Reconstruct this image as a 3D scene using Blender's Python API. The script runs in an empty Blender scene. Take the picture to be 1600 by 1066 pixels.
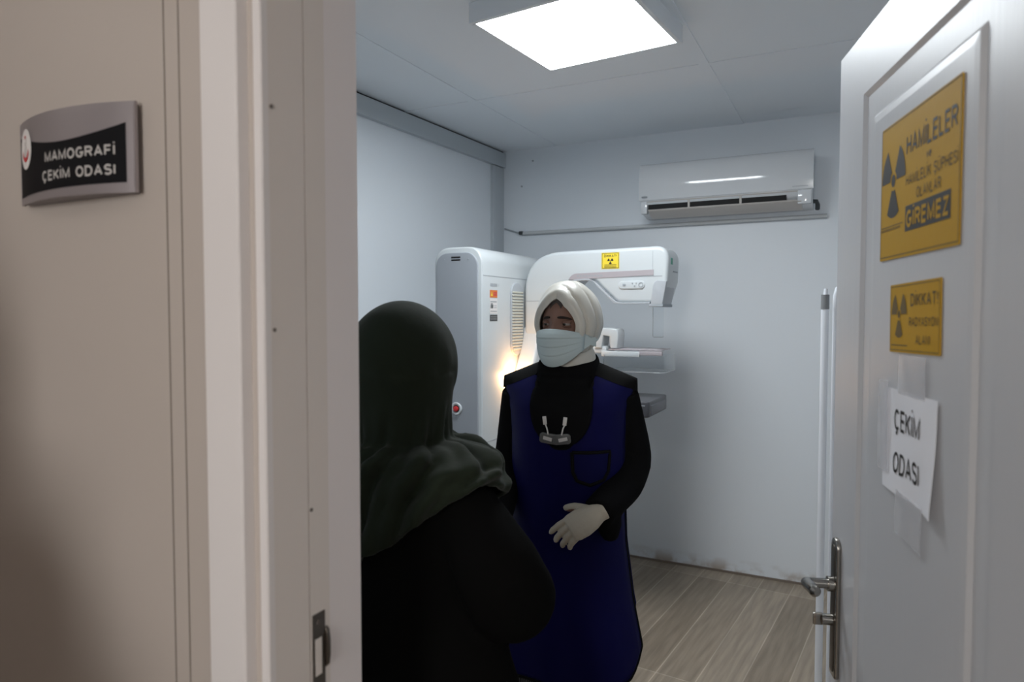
import bpy, bmesh, math, random
from mathutils import Vector, Matrix, noise
random.seed(4)
C = bpy.context.scene.collection
PI = math.pi
V = Vector

# ------------------------------------------------------------------ materials
def mat(name, col, rough=.5, metal=0, bump=0, bscale=80, var=0, vscale=6, emit=0, ecol=None, trans=0, coat=0, spec=None, stretch=None, ior=1.45, sheen=0):
    m = bpy.data.materials.new(name); m.use_nodes = True
    nt = m.node_tree; b = nt.nodes['Principled BSDF']
    b.inputs['Base Color'].default_value = (*col, 1)
    b.inputs['Roughness'].default_value = rough
    b.inputs['Metallic'].default_value = metal
    b.inputs['IOR'].default_value = ior
    if spec is not None: b.inputs['Specular IOR Level'].default_value = spec
    if coat: b.inputs['Coat Weight'].default_value = coat
    if trans: b.inputs['Transmission Weight'].default_value = trans
    if sheen: b.inputs['Sheen Weight'].default_value = sheen
    if emit:
        b.inputs['Emission Color'].default_value = (*(ecol or col), 1)
        b.inputs['Emission Strength'].default_value = emit
    if bump or var:
        tc = nt.nodes.new('ShaderNodeTexCoord'); src = tc.outputs['Object']
        if stretch:
            mp = nt.nodes.new('ShaderNodeMapping'); mp.inputs['Scale'].default_value = stretch
            nt.links.new(src, mp.inputs['Vector']); src = mp.outputs['Vector']
    if bump:
        n = nt.nodes.new('ShaderNodeTexNoise'); n.inputs['Scale'].default_value = bscale; n.inputs['Detail'].default_value = 4
        bp = nt.nodes.new('ShaderNodeBump'); bp.inputs['Strength'].default_value = bump; bp.inputs['Distance'].default_value = .01
        nt.links.new(src, n.inputs['Vector']); nt.links.new(n.outputs['Fac'], bp.inputs['Height']); nt.links.new(bp.outputs['Normal'], b.inputs['Normal'])
    if var:
        n2 = nt.nodes.new('ShaderNodeTexNoise'); n2.inputs['Scale'].default_value = vscale; n2.inputs['Detail'].default_value = 5
        r = nt.nodes.new('ShaderNodeValToRGB')
        r.color_ramp.elements[0].position = .3; r.color_ramp.elements[1].position = .7
        r.color_ramp.elements[0].color = (*[c*(1-var) for c in col], 1); r.color_ramp.elements[1].color = (*[min(1, c*(1+var*.5)) for c in col], 1)
        nt.links.new(src, n2.inputs['Vector']); nt.links.new(n2.outputs['Fac'], r.inputs['Fac']); nt.links.new(r.outputs['Color'], b.inputs['Base Color'])
    return m

def wall_mat(name, col, z_dirt=None, dirt=(.35, .27, .2)):
    """painted panel, with scuffs and grime marks near the skirting"""
    m = mat(name, col, rough=.45, bump=.05, bscale=30)
    nt = m.node_tree; b = nt.nodes['Principled BSDF']
    tc = nt.nodes.new('ShaderNodeTexCoord'); n = nt.nodes.new('ShaderNodeTexNoise')
    n.inputs['Scale'].default_value = 9; n.inputs['Detail'].default_value = 6
    nt.links.new(tc.outputs['Object'], n.inputs['Vector'])
    sx = nt.nodes.new('ShaderNodeSeparateXYZ'); nt.links.new(tc.outputs['Object'], sx.inputs[0])
    mr = nt.nodes.new('ShaderNodeMapRange'); mr.inputs['From Min'].default_value = .0; mr.inputs['From Max'].default_value = .09
    mr.inputs['To Min'].default_value = 1; mr.inputs['To Max'].default_value = 0
    nt.links.new(sx.outputs['Z'], mr.inputs['Value'])
    r = nt.nodes.new('ShaderNodeValToRGB'); r.color_ramp.elements[0].position = .45; r.color_ramp.elements[1].position = .62
    nt.links.new(n.outputs['Fac'], r.inputs['Fac'])
    mu = nt.nodes.new('ShaderNodeMath'); mu.operation = 'MULTIPLY'
    nt.links.new(mr.outputs[0], mu.inputs[0]); nt.links.new(r.outputs['Color'], mu.inputs[1])
    mx = nt.nodes.new('ShaderNodeMix'); mx.data_type = 'RGBA'
    mx.inputs['A'].default_value = (*col, 1); mx.inputs['B'].default_value = (*dirt, 1)
    nt.links.new(mu.outputs[0], mx.inputs['Factor']); nt.links.new(mx.outputs['Result'], b.inputs['Base Color'])
    return m

def floor_mat():
    m = mat('vinyl_planks', (.3, .25, .2), rough=.42)
    nt = m.node_tree; b = nt.nodes['Principled BSDF']
    tc = nt.nodes.new('ShaderNodeTexCoord')
    mp = nt.nodes.new('ShaderNodeMapping'); mp.inputs['Rotation'].default_value = (0, 0, math.radians(90+5.5))
    nt.links.new(tc.outputs['Object'], mp.inputs['Vector'])
    br = nt.nodes.new('ShaderNodeTexBrick')
    br.inputs['Scale'].default_value = 1; br.inputs['Brick Width'].default_value = 1.15; br.inputs['Row Height'].default_value = .165
    br.inputs['Mortar Size'].default_value = .003; br.inputs['Mortar Smooth'].default_value = .4
    br.inputs['Color1'].default_value = (.285, .235, .18, 1); br.inputs['Color2'].default_value = (.39, .33, .262, 1); br.inputs['Mortar'].default_value = (.52, .45, .37, 1)
    br.offset = .37; br.offset_frequency = 1
    nt.links.new(mp.outputs['Vector'], br.inputs['Vector'])
    mp2 = nt.nodes.new('ShaderNodeMapping'); mp2.inputs['Scale'].default_value = (2.2, 30, 1)
    nt.links.new(mp.outputs['Vector'], mp2.inputs['Vector'])
    n = nt.nodes.new('ShaderNodeTexNoise'); n.inputs['Scale'].default_value = 1.6; n.inputs['Detail'].default_value = 7; n.inputs['Distortion'].default_value = .25
    nt.links.new(mp2.outputs['Vector'], n.inputs['Vector'])
    r = nt.nodes.new('ShaderNodeValToRGB'); r.color_ramp.elements[0].position = .32; r.color_ramp.elements[1].position = .68
    r.color_ramp.elements[0].color = (.74, .72, .70, 1); r.color_ramp.elements[1].color = (1.08, 1.05, 1.02, 1)
    nt.links.new(n.outputs['Fac'], r.inputs['Fac'])
    mx = nt.nodes.new('ShaderNodeMix'); mx.data_type = 'RGBA'; mx.blend_type = 'MULTIPLY'; mx.inputs['Factor'].default_value = 1
    nt.links.new(br.outputs['Color'], mx.inputs['A']); nt.links.new(r.outputs['Color'], mx.inputs['B'])
    nt.links.new(mx.outputs['Result'], b.inputs['Base Color'])
    bp = nt.nodes.new('ShaderNodeBump'); bp.inputs['Strength'].default_value = .12; bp.inputs['Distance'].default_value = .004
    nt.links.new(n.outputs['Fac'], bp.inputs['Height']); nt.links.new(bp.outputs['Normal'], b.inputs['Normal'])
    return m

def stripe_mat():
    m = mat('woven_skirt', (.02, .02, .022), rough=.85)
    nt = m.node_tree; b = nt.nodes['Principled BSDF']
    tc = nt.nodes.new('ShaderNodeTexCoord'); w = nt.nodes.new('ShaderNodeTexWave'); w.inputs['Scale'].default_value = 38; w.bands_direction = 'X'
    w.inputs['Distortion'].default_value = 1.5
    nt.links.new(tc.outputs['Object'], w.inputs['Vector'])
    r = nt.nodes.new('ShaderNodeValToRGB'); r.color_ramp.elements[0].position = .75; r.color_ramp.elements[1].position = .9
    r.color_ramp.elements[0].color = (.012, .012, .014, 1); r.color_ramp.elements[1].color = (.12, .12, .12, 1)
    nt.links.new(w.outputs['Fac'], r.inputs['Fac']); nt.links.new(r.outputs['Color'], b.inputs['Base Color'])
    return m

M = {}
M['wall'] = wall_mat('white_wall_panel', (.78, .82, .86))
M['corr'] = wall_mat('beige_corridor_wall', (.50, .45, .415))
M['ceil'] = mat('ceiling_panel', (.82, .86, .90), rough=.6)
M['floor'] = floor_mat()
M['seam'] = mat('seam_strip', (.50, .53, .56), rough=.6)
M['trimc'] = mat('painted_frame_white', (.76, .735, .74), rough=.4)
M['trimr'] = mat('painted_frame_beige', (.72, .675, .645), rough=.4)
M['liner'] = mat('liner_grey_white', (.78, .745, .755), rough=.45)
M['beam'] = mat('beam_grey', (.50, .54, .57), rough=.5)
M['gap'] = mat('dark_gap', (.02, .02, .02), rough=.9)
M['stain'] = mat('damp_stain', (.40, .36, .30), rough=.8, var=.3, vscale=14)
M['door'] = mat('door_leaf_white', (.56, .565, .585), rough=.38, bump=.05, bscale=140, stretch=(1, .03, 1))
M['metal'] = mat('brushed_nickel', (.36, .345, .32), rough=.25, metal=1)
M['dmetal'] = mat('dark_steel', (.17, .15, .13), rough=.35, metal=1)
M['screw'] = mat('screw_dark', (.14, .12, .11), rough=.6)
M['joint'] = mat('brown_joint', (.22, .19, .165), rough=.7)
M['silver'] = mat('satin_aluminium', (.40, .37, .39), rough=.42, metal=.7)
M['silver2'] = mat('sign_silver_print', (.26, .24, .25), rough=.5, metal=.2)
M['black'] = mat('gloss_black_print', (.006, .006, .008), rough=.6, spec=.15)
M['greytxt'] = mat('pale_grey_lettering', (.52, .50, .49), rough=.5)
M['white'] = mat('white_print', (.78, .76, .76), rough=.5)
M['red'] = mat('red_print', (.55, .03, .04), rough=.45)
M['yellow'] = mat('warning_yellow', (.50, .285, .016), rough=.6, spec=.2, bump=.05, bscale=60)
M['yellowb'] = mat('warning_yellow_bright', (.86, .66, .05), rough=.5)
M['ink'] = mat('black_ink', (.02, .018, .016), rough=.6)
M['inkg'] = mat('faded_brown_ink', (.13, .085, .02), rough=.7)
M['paper'] = mat('white_paper', (.82, .82, .86), rough=.8, bump=.15, bscale=9)
M['tape'] = mat('clear_tape', (.82, .82, .85), rough=.25, spec=.6)
M['tape'].node_tree.nodes['Principled BSDF'].inputs['Alpha'].default_value = .38
M['acw'] = mat('gloss_white_plastic', (.68, .70, .72), rough=.09, coat=.3)
M['acg'] = mat('warm_grey_plastic', (.52, .49, .46), rough=.4)
M['conduit'] = mat('conduit_white', (.60, .62, .63), rough=.45)
M['grime'] = mat('brown_grime', (.20, .16, .13), rough=.9)
M['mach'] = mat('machine_white_enamel', (.60, .635, .65), rough=.28)
M['machg'] = mat('machine_grey_panel', (.34, .365, .40), rough=.4)
M['machl'] = mat('machine_light_grey', (.45, .475, .505), rough=.4)
M['stripe'] = mat('mauve_grey_stripe', (.42, .38, .40), rough=.45)
M['vent'] = mat('cream_vent_slats', (.62, .62, .54), rough=.5)
M['line'] = mat('panel_joint_grey', (.36, .39, .42), rough=.6)
M['orange'] = mat('orange_label', (.72, .20, .04), rough=.5)
M['dark'] = mat('dark_label', (.05, .06, .065), rough=.5)
M['detector'] = mat('dark_grey_detector', (.075, .075, .085), rough=.35)
M['detside'] = mat('detector_side', (.14, .14, .155), rough=.4)
M['acryl'] = mat('clear_acrylic', (.93, .95, .96), rough=.03, trans=1, ior=1.12)
M['edge'] = mat('acrylic_edge', (.42, .44, .46), rough=.3)
M['green'] = mat('green_led', (.02, .30, .20), rough=.4)
M['redbtn'] = mat('red_button', (.60, .035, .04), rough=.35)
M['panel'] = mat('led_diffuser', (1, 1, 1), rough=.5, emit=27, ecol=(.90, .96, 1.0))
M['clamp'] = mat('corridor_lamp_diffuser', (1, 1, 1), rough=.5, emit=3.5, ecol=(1, .93, .86))
M['clamp2'] = mat('corridor_lamp_diffuser_bright', (1, 1, 1), rough=.5, emit=20, ecol=(1, .95, .89))
M['alu'] = mat('lamp_frame_aluminium', (.82, .85, .88), rough=.5)
M['bulb'] = mat('warm_bulb', (1, .7, .4), rough=.5, emit=60, ecol=(1, .62, .28))
M['tubew'] = mat('white_tube', (.72, .75, .80), rough=.3)
M['cloth'] = mat('screen_cloth', (.66, .68, .74), rough=.8, bump=.1, bscale=40)
M['collar'] = mat('grey_collar', (.20, .21, .22), rough=.5)
M['skin'] = mat('skin', (.19, .102, .074), rough=.55, var=.08, vscale=30)
M['cheek'] = mat('skin_eyelid', (.165, .088, .064), rough=.55)
M['eyew'] = mat('eye_white', (.26, .235, .22), rough=.3)
M['iris'] = mat('iris_dark', (.02, .012, .008), rough=.1)
M['brow'] = mat('brow_hair', (.022, .015, .012), rough=.9)
M['lips'] = mat('lips', (.36, .13, .11), rough=.5)
M['hijab'] = mat('ivory_satin', (.53, .51, .455), rough=.36, bump=.04, bscale=120, sheen=.2)
M['under'] = mat('dark_underscarf', (.05, .04, .035), rough=.9)
M['mask'] = mat('pale_green_mask', (.45, .53, .54), rough=.8, bump=.04, bscale=200)
M['blackc'] = mat('black_cloth', (.006, .006, .0065), rough=1, spec=.06, bump=.2, bscale=14)
M['blackt'] = mat('black_trim', (.006, .006, .006), rough=.8, spec=.08)
M['blue'] = mat('royal_blue_vinyl', (.0035, .0035, .050), rough=.6, spec=.10, bump=.35, bscale=5)
M['bluep'] = mat('royal_blue_pocket', (.0032, .0035, .043), rough=.6, spec=.10, bump=.2, bscale=8)
M['glove'] = mat('cream_latex', (.44, .395, .32), rough=.6, bump=.15, bscale=60)
M['skirt'] = stripe_mat()
M['shoe'] = mat('black_shoe', (.012, .012, .012), rough=.5)
M['ghijab'] = mat('dark_green_jersey', (.0125, .0175, .0105), rough=.85, spec=.15, sheen=.06, bump=.12, bscale=30)
M['abaya'] = mat('black_abaya', (.004, .004, .004), rough=1, spec=.04, bump=.2, bscale=10)
M['badge'] = mat('badge_grey', (.10, .10, .10), rough=.3)
M['badgeclip'] = mat('badge_clip', (.62, .60, .57), rough=.35)
M['brownc'] = mat('plum_coat', (.05, .03, .035), rough=.9)

# ------------------------------------------------------------------ mesh builder
class MB:
    def __init__(s): s.bm = bmesh.new(); s.mats = []; s.T = Matrix.Identity(4)
    def mi(s, m):
        if m is None: return 0
        if m not in s.mats: s.mats.append(m)
        return s.mats.index(m)
    def v(s, p): return s.bm.verts.new(s.T @ V(p))
    def f(s, vs, m=None):
        try: fc = s.bm.faces.new(vs); fc.material_index = s.mi(m); return fc
        except ValueError: return None
    def grid(s, rows, cu=False, cv=False, m=None):
        vs = [[s.v(p) for p in r] for r in rows]
        nr, nc = len(vs), len(vs[0])
        for i in range(nr if cv else nr-1):
            for j in range(nc if cu else nc-1):
                a, b = (i+1) % nr, (j+1) % nc
                s.f([vs[i][j], vs[i][b], vs[a][b], vs[a][j]], m)
        return vs
    def loft(s, rings, m=None, caps=True):
        vs = s.grid(rings, cu=True, m=m)
        if caps: s.f(vs[0][::-1], m); s.f(vs[-1], m)
        return vs
    def box(s, lo, hi, m=None, bev=0, seg=2):
        b = bmesh.new(); bmesh.ops.create_cube(b, size=1)
        lo, hi = V(lo), V(hi)
        for v in b.verts: v.co = V([lo[i]+(v.co[i]+.5)*(hi[i]-lo[i]) for i in range(3)])
        if bev: bmesh.ops.bevel(b, geom=list(b.edges), offset=bev, segments=seg, affect='EDGES', profile=.5)
        s.merge(b, m)
    def merge(s, b, m=None, T=None):
        mp = {}
        for v in b.verts: mp[v] = s.v(T @ v.co if T else v.co)
        for fc in b.faces: s.f([mp[v] for v in fc.verts], m)
        b.free()
    def tube(s, pts, r, n=10, m=None, sq=1):
        pts = [V(p) for p in pts]
        rs = r if isinstance(r, (list, tuple)) else [r]*len(pts)
        up = None; rings = []
        for i, p in enumerate(pts):
            t = (pts[min(i+1, len(pts)-1)]-pts[max(i-1, 0)]).normalized()
            if up is None:
                a = V((0, 0, 1)) if abs(t.z) < .9 else V((0, 1, 0))
                up = (a - t*a.dot(t)).normalized()
            else:
                up = (up - t*up.dot(t)).normalized()
            sd = t.cross(up)
            rings.append([p + (up*math.sin(2*PI*k/n)*sq + sd*math.cos(2*PI*k/n))*rs[i] for k in range(n)])
        s.loft(rings, m)
    def sphere(s, c, r, m=None, n=16, k=10):
        r = r if isinstance(r, (list, tuple)) else (r, r, r); c = V(c)
        rows = []
        for i in range(k+1):
            t = PI*(.02+.96*i/k)
            rows.append([c+V((r[0]*math.sin(t)*math.cos(2*PI*j/n), r[1]*math.sin(t)*math.sin(2*PI*j/n), r[2]*math.cos(t))) for j in range(n)])
        s.loft(rows, m)
    def cyl(s, a, b, r, m=None, n=20, r2=None): s.tube([a, b], [r, r if r2 is None else r2], n, m)
    def prism(s, poly, ax, lo, hi, m=None, bev=0, seg=3):
        """2-D outline (u,v) extruded along axis ax from lo to hi"""
        def P(u, v, w): return {0: V((w, u, v)), 1: V((u, w, v)), 2: V((u, v, w))}[ax]
        b = bmesh.new()
        A = [b.verts.new(P(u, v, lo)) for u, v in poly]; B = [b.verts.new(P(u, v, hi)) for u, v in poly]
        f1 = b.faces.new(A); f2 = b.faces.new(B[::-1]); n = len(poly)
        for i in range(n): b.faces.new([A[i], B[i], B[(i+1) % n], A[(i+1) % n]])
        bmesh.ops.recalc_face_normals(b, faces=b.faces)
        if bev:
            ed = [e for e in b.edges if any(f in (f1, f2) for f in e.link_faces)]
            bmesh.ops.bevel(b, geom=ed, offset=bev, segments=seg, affect='EDGES', profile=.5)
        s.merge(b, m)
    def poly(s, pts, m=None):
        return s.f([s.v(p) for p in pts], m)
    def mesh(s, name):
        bmesh.ops.remove_doubles(s.bm, verts=s.bm.verts, dist=1e-6)
        bmesh.ops.recalc_face_normals(s.bm, faces=s.bm.faces)
        me = bpy.data.meshes.new(name); s.bm.to_mesh(me); s.bm.free()
        return me
    def build(s, name, m=None, parent=None, smooth=True, ang=40, remesh=0, iters=0, solid=0, subd=0):
        me = s.mesh(name)
        o = bpy.data.objects.new(name, me); C.objects.link(o)
        for q in (s.mats if s.mats else [m]): me.materials.append(q)
        if remesh or subd or solid:
            if solid:
                md = o.modifiers.new('s', 'SOLIDIFY'); md.thickness = solid; md.offset = 0
            if remesh:
                md = o.modifiers.new('r', 'REMESH'); md.mode = 'VOXEL'; md.voxel_size = remesh
                if iters: md = o.modifiers.new('k', 'SMOOTH'); md.factor = .5; md.iterations = iters
            if subd: md = o.modifiers.new('d', 'SUBSURF'); md.levels = md.render_levels = subd
            dg = bpy.context.evaluated_depsgraph_get()
            me2 = bpy.data.meshes.new_from_object(o.evaluated_get(dg)); o.modifiers.clear()
            o.data = me2; bpy.data.meshes.remove(me); me = me2; me.name = name
            if not me.materials:
                me.materials.append(m)
        if smooth:
            for p in me.polygons: p.use_smooth = True
            if ang and not remesh: me.set_sharp_from_angle(angle=math.radians(ang))
        if parent: o.parent = parent
        return o

def root(name, label, cat, loc=(0, 0, 0), mtx=None, group=None):
    o = bpy.data.objects.new(name, None); C.objects.link(o); o.empty_display_size = .1
    if mtx is not None: o.matrix_world = mtx
    else: o.location = loc
    o['label'] = label; o['category'] = cat
    if group: o['group'] = group
    return o
def tag(o, label, cat, group=None):
    o['label'] = label; o['category'] = cat
    if group: o['group'] = group
    return o
def struct(o, label=None):
    o['kind'] = 'structure'
    if label: o['label'] = label
    return o
def frame(o, x, y):
    x = V(x).normalized(); y = V(y).normalized(); z = x.cross(y)
    m = Matrix.Identity(4)
    for i in range(3): m[i][0], m[i][1], m[i][2], m[i][3] = x[i], y[i], z[i], o[i]
    return m

def arc(cx, cy, rx, ry, a0, a1, n=12):
    return [(cx+rx*math.cos(math.radians(a0+(a1-a0)*i/n)), cy+ry*math.sin(math.radians(a0+(a1-a0)*i/n))) for i in range(n+1)]
CED = [(.5, -.05), (.56, -.15), (.44, -.24), (.30, -.22)]
GL = {'A': (.78, [[(0, 0), (.5, 1), (1, 0)], [(.2, .32), (.8, .32)]]), 'C': (.74, [arc(.5, .5, .5, .5, 48, 312, 20)]),
      'D': (.74, [[(0, 0), (0, 1), (.42, 1)]+arc(.42, .5, .58, .5, 85, -85)+[(.42, 0), (0, 0), (0, .1)]]), 'E': (.62, [[(1, 1), (0, 1), (0, 0), (1, 0)], [(0, .52), (.92, .52)]]),
      'F': (.58, [[(1, 1), (0, 1), (0, 0)], [(0, .50), (.9, .50)]]), 'G': (.80, [arc(.5, .5, .5, .5, 48, 335, 20)+[(1, .44), (.55, .44)]]),
      'H': (.72, [[(0, 0), (0, 1)], [(1, 0), (1, 1)], [(0, .52), (1, .52)]]), 'I': (0, [[(.5, 0), (.5, 1)]]), 'K': (.72, [[(0, 0), (0, 1)], [(1, 1), (0, .38)], [(.32, .58), (1, 0)]]),
      'L': (.58, [[(0, 1), (0, 0), (1, 0)]]), 'M': (.90, [[(0, 0), (0, 1), (.5, .08), (1, 1), (1, 0)]]), 'N': (.74, [[(0, 0), (0, 1), (1, 0), (1, 1)]]), 'O': (.82, [arc(.5, .5, .5, .5, 0, 372, 28)]),
      'P': (.66, [[(0, 0), (0, 1), (.55, 1)]+arc(.55, .74, .45, .26, 85, -85)+[(0, .48)]]), 'R': (.72, [[(0, 0), (0, 1), (.55, 1)]+arc(.55, .75, .45, .25, 85, -85)+[(0, .50)], [(.55, .5), (1, 0)]]),
      'S': (.66, [arc(.5, .76, .48, .24, 25, 270)+arc(.5, .26, .5, .26, 88, -155)]), 'T': (.68, [[(0, 1), (1, 1)], [(.5, 1), (.5, 0)]]), 'U': (.72, [[(0, 1), (0, .4)]+arc(.5, .4, .5, .4, 185, 355)+[(1, 1)]]),
      'V': (.74, [[(0, 1), (.5, 0), (1, 1)]]), 'Y': (.74, [[(0, 1), (.5, .48), (1, 1)], [(.5, .48), (.5, 0)]]), 'Z': (.66, [[(0, 1), (1, 1), (0, 0), (1, 0)]]), '!': (0, [[(.5, .32), (.5, 1)], [(.5, 0), (.5, .12)]]),
      'e': (.52, [[(0, .36), (1, .36)]+arc(.5, .36, .5, .36, 5, 300, 16)]), 'v': (.52, [[(0, .72), (.5, 0), (1, .72)]]), ' ': (.30, []),
      'b': (.52, [[(0, 1), (0, 0)], arc(.5, .36, .5, .36, 0, 372, 18)]), 'k': (.5, [[(0, 0), (0, 1)], [(.9, .72), (0, .28)], [(.3, .45), (1, 0)]]), 'o': (.54, [arc(.5, .36, .5, .36, 0, 372, 18)])}
GL['Ç'] = (GL['C'][0], GL['C'][1]+[CED]); GL['Ş'] = (GL['S'][0], GL['S'][1]+[CED]); GL['İ'] = (0, GL['I'][1]+[[(.5, 1.22), (.5, 1.36)]])
GL['Ö'] = (GL['O'][0], GL['O'][1]+[[(.25, 1.2), (.25, 1.33)], [(.75, 1.2), (.75, 1.33)]]); GL['Ü'] = (GL['U'][0], GL['U'][1]+[[(.25, 1.2), (.25, 1.33)], [(.75, 1.2), (.75, 1.33)]])
def txt(mb, s, cx, cy, cap, m, z=.001, width=None, wt=.17, align='C', warp=None, gap=.17):
    """block lettering: every glyph a ribbon of stroke weight wt (of the cap height)"""
    tot = sum(GL[c][0]+wt+gap for c in s)-gap
    sx = cap if width is None else width/tot
    x = {'C': cx-tot*sx/2, 'L': cx, 'R': cx-tot*sx}[align]; y0 = cy-cap/2
    for c in s:
        w, st = GL[c]
        for ln in st:
            P = [V((x+(wt/2+px*w)*sx, y0+(wt/2+py*(1-wt))*cap)) for px, py in ln]
            A, B = [], []
            for i, p in enumerate(P):
                d0 = (p-P[i-1]).normalized() if i else None; d1 = (P[i+1]-p).normalized() if i < len(P)-1 else None
                n0 = V((-d0.y, d0.x)) if d0 else None; n1 = V((-d1.y, d1.x)) if d1 else None
                n = (n0+n1) if (n0 and n1) else (n0 or n1)
                n = n.normalized() if n.length > 1e-4 else n1
                k = min(1.7, 1/max(.3, n.dot(n1 or n0)))
                o = V((n.x*wt/2*min(sx, cap*1.05)*k, n.y*wt/2*cap*k))
                e = V((0, 0))
                A.append(p+o); B.append(p-o)
            dz = z+.00002*(ord(c) % 3)
            f = (lambda q: warp(q.x, q.y, dz)) if warp else (lambda q: (q.x, q.y, dz))
            va = [mb.v(f(q)) for q in A]; vb = [mb.v(f(q)) for q in B]
            for i in range(len(P)-1): mb.f([va[i], vb[i], vb[i+1], va[i+1]], m)
        x += (w+wt+gap)*sx

def disc(mb, cx, cy, r, z, m, n=28, warp=None, ry=None):
    ry = ry or r
    pts = [(cx+r*math.cos(2*PI*k/n), cy+ry*math.sin(2*PI*k/n), z) for k in range(n)]
    mb.poly([warp(*p) if warp else p for p in pts], m)
def rect(mb, x0, y0, x1, y1, z, m, t=0):
    if t:
        rect(mb, x0, y0, x1, y0+t, z, m); rect(mb, x0, y1-t, x1, y1, z, m)
        rect(mb, x0, y0+t, x0+t, y1-t, z, m); rect(mb, x1-t, y0+t, x1, y1-t, z, m)
    else: mb.poly([(x0, y0, z), (x1, y0, z), (x1, y1, z), (x0, y1, z)], m)
def trefoil(mb, cx, cy, R, z, m, sx=1):
    disc(mb, cx, cy, R*.17*sx, z, m, 16, ry=R*.17)
    for k in range(3):
        a0 = math.radians(-90+120*k)
        pts = []
        for i in range(9):
            a = a0-PI/6+PI/3*i/8; pts.append((cx+R*math.cos(a)*sx, cy+R*math.sin(a), z))
        for i in range(9):
            a = a0+PI/6-PI/3*i/8; pts.append((cx+R*.27*math.cos(a)*sx, cy+R*.27*math.sin(a), z))
        mb.poly(pts, m)
def ring(cx, cy, a, b, n=32, e=2.0, ph=0):
    out = []
    for k in range(n):
        t = 2*PI*k/n+ph; c, s = math.cos(t), math.sin(t)
        out.append((cx+a*math.copysign(abs(c)**(2/e), c), cy+b*math.copysign(abs(s)**(2/e), s)))
    return out
def rrect(u0, v0, u1, v1, r, n=6):
    """rounded rectangle; r = (bl, br, tr, tl)"""
    if not isinstance(r, (tuple, list)): r = (r,)*4
    out = []
    for (cu, cv, a0, q) in ((u0+r[0], v0+r[0], 180, r[0]), (u1-r[1], v0+r[1], 270, r[1]), (u1-r[2], v1-r[2], 0, r[2]), (u0+r[3], v1-r[3], 90, r[3])):
        if q <= 0: out.append((cu, cv)); continue
        for i in range(n+1):
            a = math.radians(a0+90*i/n); out.append((cu+q*math.cos(a), cv+q*math.sin(a)))
    return out

# ================================================================== ROOM
ZC = 2.6; YB = 4.10; YF0, YF1 = .60, .775
XL0, XL1 = -2.28, -2.13        # left wall runs very slightly skew
XR = .52
mb = MB(); mb.box((-3.2, -1.9, -.1), (3.2, 4.4, 0)); struct(mb.build('floor', M['floor'], smooth=False))
mb = MB(); mb.box((-3.2, YF1, ZC), (1.3, 4.4, ZC+.1)); ce = struct(mb.build('ceiling', M['ceil'], smooth=False))
mb = MB()
for x in (-1.75, -.60):
    mb.box((x-.022, YF1+.01, ZC-.004), (x+.022, YB-.005, ZC+.01), bev=.001)
mb.box((-2.2, 3.045, ZC-.0035), (.51, 3.075, ZC+.01), bev=.001)
mb.build('trim', M['ceil'], ce, smooth=False).name = 'seam_cover'
mb = MB()
for (cx, cy, a, b, sd) in ((-.28, 3.99, .17, .07, 1), (-1.02, 4.02, .16, .05, 5)):
    pts = []
    for k in range(36):
        t = 2*PI*k/36; q = 1+.35*noise.noise(V((math.cos(t)*1.5+sd, math.sin(t)*1.5, sd)))
        pts.append((cx+a*q*math.cos(t), min(YB-.003, cy+b*q*math.sin(t)), ZC-.0015))
    mb.poly(pts)
mb.build('damp_stain', M['ceil'], ce, smooth=False)
mb = MB(); mb.box((-2.4, YB, 0), (1.3, YB+.1, ZC)); wb = struct(mb.build('wall_back', M['wall'], smooth=False))
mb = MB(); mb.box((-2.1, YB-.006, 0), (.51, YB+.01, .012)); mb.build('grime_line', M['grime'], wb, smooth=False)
mb = MB()
mb.bm.free()
for (x, z) in ((-1.9, 2.52), (-1.98, 2.36)):
    mb = MB(); mb.cyl((x, YB+.002, z), (x, YB-.004, z), .006, n=10); mb.build('screw', M['line'], wb)
mb = MB()
mb.loft([[(XL0, YF1, 0), (XL1, YB, 0), (XL1-.1, YB, 0), (XL0-.1, YF1, 0)], [(XL0, YF1, ZC), (XL1, YB, ZC), (XL1-.1, YB, ZC), (XL0-.1, YF1, ZC)]])
struct(mb.build('wall_left', M['wall'], smooth=False))
def lx(y): return XL0+(XL1-XL0)*(y-YF1)/(YB-YF1)
mb = MB()
for (z0, z1, d) in ((2.492, 2.586, .03),):
    mb.loft([[(lx(y)-.01, y, z0), (lx(y)+d, y, z0), (lx(y)+d, y, z1), (lx(y)-.01, y, z1)] for y in (YF1, YB-.002)])
struct(mb.build('trim_1', M['beam'], smooth=False))
mb = MB()
mb.loft([[(lx(y)-.01, y, 2.584), (lx(y)+.012, y, 2.584), (lx(y)+.012, y, ZC+.002), (lx(y)-.01, y, ZC+.002)] for y in (YF1, YB-.002)])
struct(mb.build('trim_2', M['gap'], smooth=False))
mb = MB(); mb.box((lx(4.02)-.02, 3.955, 0), (lx(4.0)+.022, YB-.001, 2.488), bev=.004); struct(mb.build('trim_3', M['beam'], smooth=False))
mb = MB(); mb.box((XR, YF1, 0), (XR+.1, YB, ZC)); struct(mb.build('wall_right', M['wall'], smooth=False))

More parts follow.
